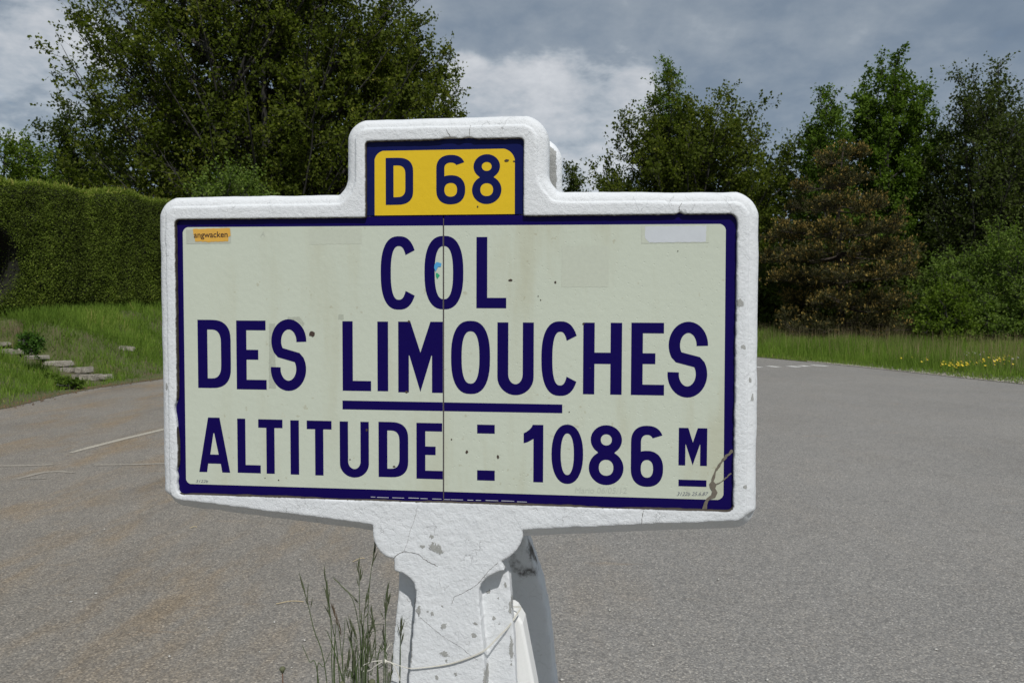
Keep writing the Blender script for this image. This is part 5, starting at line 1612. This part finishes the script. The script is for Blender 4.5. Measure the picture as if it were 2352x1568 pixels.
def add_stem(pts, kind, yoff):
    last, prev = pts[-1], pts[-2]
    foot = (-150 + (last[0] + 150) * 0.55, -1404)
    full = [Vector((p[0] / 1000, yoff / 1000, p[1] / 1000 + ZC)) for p in pts] + [Vector((foot[0] / 1000 * .5 + last[0] / 2000, (yoff + 10) / 1000, ZC - 1.0)), Vector((foot[0] / 1000, (yoff + 20) / 1000, 0.0))]
    sp = spline(full, 5)
    rads = [0.0004 + 0.0006 * min(1, i / len(sp) * 2.2) for i in range(len(sp))]
    v_, f_ = tube([(sp, rads)], 0, 5)
    s = link('stem', py_mesh('stem', v_, f_), M_stem, tuft, True)
    if kind:
        d = (sp[0] - sp[3]).normalized()
        v_, f_ = spikelets(sp[1], d, gr.randint(8, 12), gr.uniform(0.035, 0.06), 0.16)
        link('seed_head', py_mesh('seed_head', v_, f_), M_head if kind == 1 else M_head_dry, s)
for i, (p, k) in enumerate(STEM):
    add_stem(p, k, gr.uniform(-25, 45))
for i in range(13):
    u = gr.gauss(-165, 28); top = gr.uniform(-600, -500)
    u2 = u + gr.gauss(0, 14)
    add_stem([(u2, top), ((u + u2) / 2, top - 40), (u, -625)], 1 if gr.random() < 0.55 else 0, gr.uniform(-20, 60))
def add_blade(pts, w, yoff):
    sp = spline([Vector((p[0] / 1000, (yoff + (p[2] if len(p) > 2 else 0)) / 1000, p[1] / 1000 + ZC)) for p in pts], 5)
    v, f = [], []
    n = len(sp)
    for i, p in enumerate(sp):
        d = (sp[min(i + 1, n - 1)] - sp[max(i - 1, 0)]).normalized()
        s = d.cross(Vector((0.2, 1, 0))).normalized()
        ww = w / 1000 * math.sin(math.pi * min(0.5 + 0.5 * i / (n - 1), 0.985)) if i else w / 1000
        v += [p + s * ww / 2, p + Vector((0, 0.0006, 0)), p - s * ww / 2]
        if i:
            k = 3 * i
            f += [(k - 3, k - 2, k + 1, k), (k - 2, k - 1, k + 2, k + 1)]
    link('leaf', py_mesh('leaf', v, f), M_stem, tuft, True)
for pts, w, yo in (([(-218, -650), (-219, -600), (-217, -540), (-214, -505)], 4.5, 10), ([(-190, -650), (-205, -590), (-225, -530), (-233, -518)], 3.5, 0), ([(-160, -650), (-157, -580), (-150, -540)], 4.5, 15),
                   ([(-170, -640), (-178, -570), (-192, -520)], 4.5, 5), ([(-156, -514), (-130, -511), (-103, -511)], 1.4, 20), ([(-158, -530), (-140, -524), (-128, -519)], 1.2, 20),
                   ([(-154, -640), (-152, -560), (-150, -515)], 4.0, -5), ([(-130, -640), (-133, -575), (-121, -535)], 3.5, 12), ([(-112, -565), (-124, -548), (-127, -545)], 2.2, 8),
                   ([(-155, -564), (-135, -567), (-128, -568)], 1.6, 0), ([(-130, -590), (-118, -581), (-108, -576)], 1.6, 5), ([(-200, -600), (-175, -604), (-150, -604)], 1.4, 12),
                   ([(-128, -577), (-115, -586), (-105, -590)], 1.6, 5), ([(-184, -640), (-180, -590), (-186, -560)], 4.0, 20), ([(-165, -640), (-168, -590), (-160, -555)], 4.5, -10)):
    add_blade(pts, w, yo)
for i in range(60):
    u = gr.gauss(-160, 24); l = gr.uniform(200, 800)
    a = gr.gauss(0, 40)
    add_blade([(u, -1404), (u + a * 0.3, -1404 + l * 0.5), (u + a, -1404 + l)], gr.uniform(3, 5), gr.uniform(-20, 70))

# dead flower heads in front of the lower edge
M_bud = simple('closed_flower_head', (0.10, 0.105, 0.055), 0.8, 0.35, 200)
M_bstem = simple('brownish_flower_stem', (0.12, 0.065, 0.04), 0.8)
def bud(u, v, yoff, label, s=1.0):
    r_ = empty('dead_flower', (SIGN_POS.x, SIGN_POS.y, 0), -SIGN_YAW)
    r_.location = SIGN_POS + Vector((math.cos(-SIGN_YAW) * u / 1000 - math.sin(-SIGN_YAW) * yoff / 1000, math.sin(-SIGN_YAW) * u / 1000 + math.cos(-SIGN_YAW) * yoff / 1000, -ZC))
    tag(r_, label, 'flower', 'dead flowers standing beside the post')
    top = ZC + v / 1000
    v_, f_ = tube([(spline([(0.02, 0.01, 0), (0.008, 0, top * 0.6), (0, 0, top - 0.008)]), 0.0013)], 0, 5)
    link('stem', py_mesh('stem', v_, f_), M_bstem, r_, True)
    bm = bmesh.new(); bmesh.ops.create_uvsphere(bm, u_segments=10, v_segments=7, radius=0.0052 * s)
    for q in bm.verts:
        a = math.atan2(q.co.y, q.co.x)
        k = 1 + 0.16 * math.cos(5 * a)
        q.co = Vector((q.co.x * k * (1.25 if q.co.z > 0 else 0.8), q.co.y * k * (1.25 if q.co.z > 0 else 0.8), q.co.z * 1.35 + top - 0.002))
    me = bpy.data.meshes.new('flower_head'); bm.to_mesh(me); bm.free()
    link('flower_head', me, M_bud, r_, True)
bud(-322.6, -604, 10, 'single withered flower head on a brown stem, left of the grass tuft')
bud(-190, -606, -30, 'withered flower head in front of the grass tuft, between its stems', 0.9)
bud(-132, -600, -30, 'pale withered flower head close to the post edge', 1.1)

# blades that show behind the right side of the post
t2 = empty('grass_tuft', px(1240, 1450, 2.4)[:])
t2.location.z = 0
tag(t2, 'few grass blades poking out behind the right edge of the post', 'grass plant')
tz = px(1268, 1422, 2.4)
for k, (dx, dz) in enumerate(((0.0, 0.0), (-0.02, -0.05), (-0.05, 0.02), (-0.03, -0.10))):
    top = Vector((tz.x - t2.location.x + dx, 0, tz.z + dz))
    sp = spline([Vector((-0.06, 0.02 * k, 0)), Vector((-0.05, 0.01, top.z * 0.7)), top], 5)
    v, f = [], []
    for i, p in enumerate(sp):
        ww = 0.004 * (1 - i / (len(sp) - 0.9))
        v += [p + Vector((ww, 0, 0)), p - Vector((ww, 0.001, 0))]
        if i: f.append((2 * i - 2, 2 * i - 1, 2 * i + 1, 2 * i))
    link('leaf', py_mesh('leaf', v, f), M_stem, t2)

# straw and pebbles on the asphalt
M_straw = simple('dry_straw', (0.46, 0.37, 0.22), 0.8, 0.2, 60)
def straw(x0, y0, x1, y1, label):
    a, b_ = px(x0, y0, 0, 0.006), px(x1, y1, 0, 0.006)
    m_ = (a + b_) / 2 + Vector((0.004, 0.01, 0.006))
    v_, f_ = tube([(spline([a, m_, b_], 6), 0.0022)], 0, 5)
    tag(link('straw', py_mesh('straw', v_, f_), M_straw), label, 'straw', 'dry straws lying on the asphalt')
straw(634, 1386, 698, 1381, 'dry straw lying on the asphalt just left of the grass tuft')
straw(810, 1289, 838, 1281, 'short dry straw on the asphalt below the sign left of the post')
straw(436, 1212, 452, 1210, 'small dark straw on the asphalt below the sign left end')
pb = [(596, 1496), (389, 1507), (163, 1381), (221, 1362), (670, 1532), (240, 1215), (690, 1285), (630, 1428), (1330, 1520), (1500, 1480), (1400, 1400), (1762, 1560), (1900, 1480), (1650, 1330), (2150, 1490), (1290, 1560), (480, 1440), (700, 1470), (2010, 1180)]
rk_mesh = []
for k in range(4):
    V, F = rocks(1, np.zeros((1, 3)), np.array([0.0075 + 0.0015 * k]), 200 + k)
    me = np_mesh('pebble', V, F); me.materials.append(simple('pale_pebble', (0.48, 0.46, 0.42), 0.9, 0.1, 90)); rk_mesh.append(me)
for k, (x, y) in enumerate(pb):
    p = px(x, y, 0, 0.004)
    o = bpy.data.objects.new('pebble', rk_mesh[k % 4]); COL.objects.link(o)
    o.location = p; o.rotation_euler = (0, 0, k * 1.3)
    tag(o, 'small pale pebble on the asphalt ' + ('left of the grass tuft' if x < 900 else 'right of the post'), 'pebble', 'pale pebbles ' + ('left of the tuft' if x < 900 else 'right of the post'))
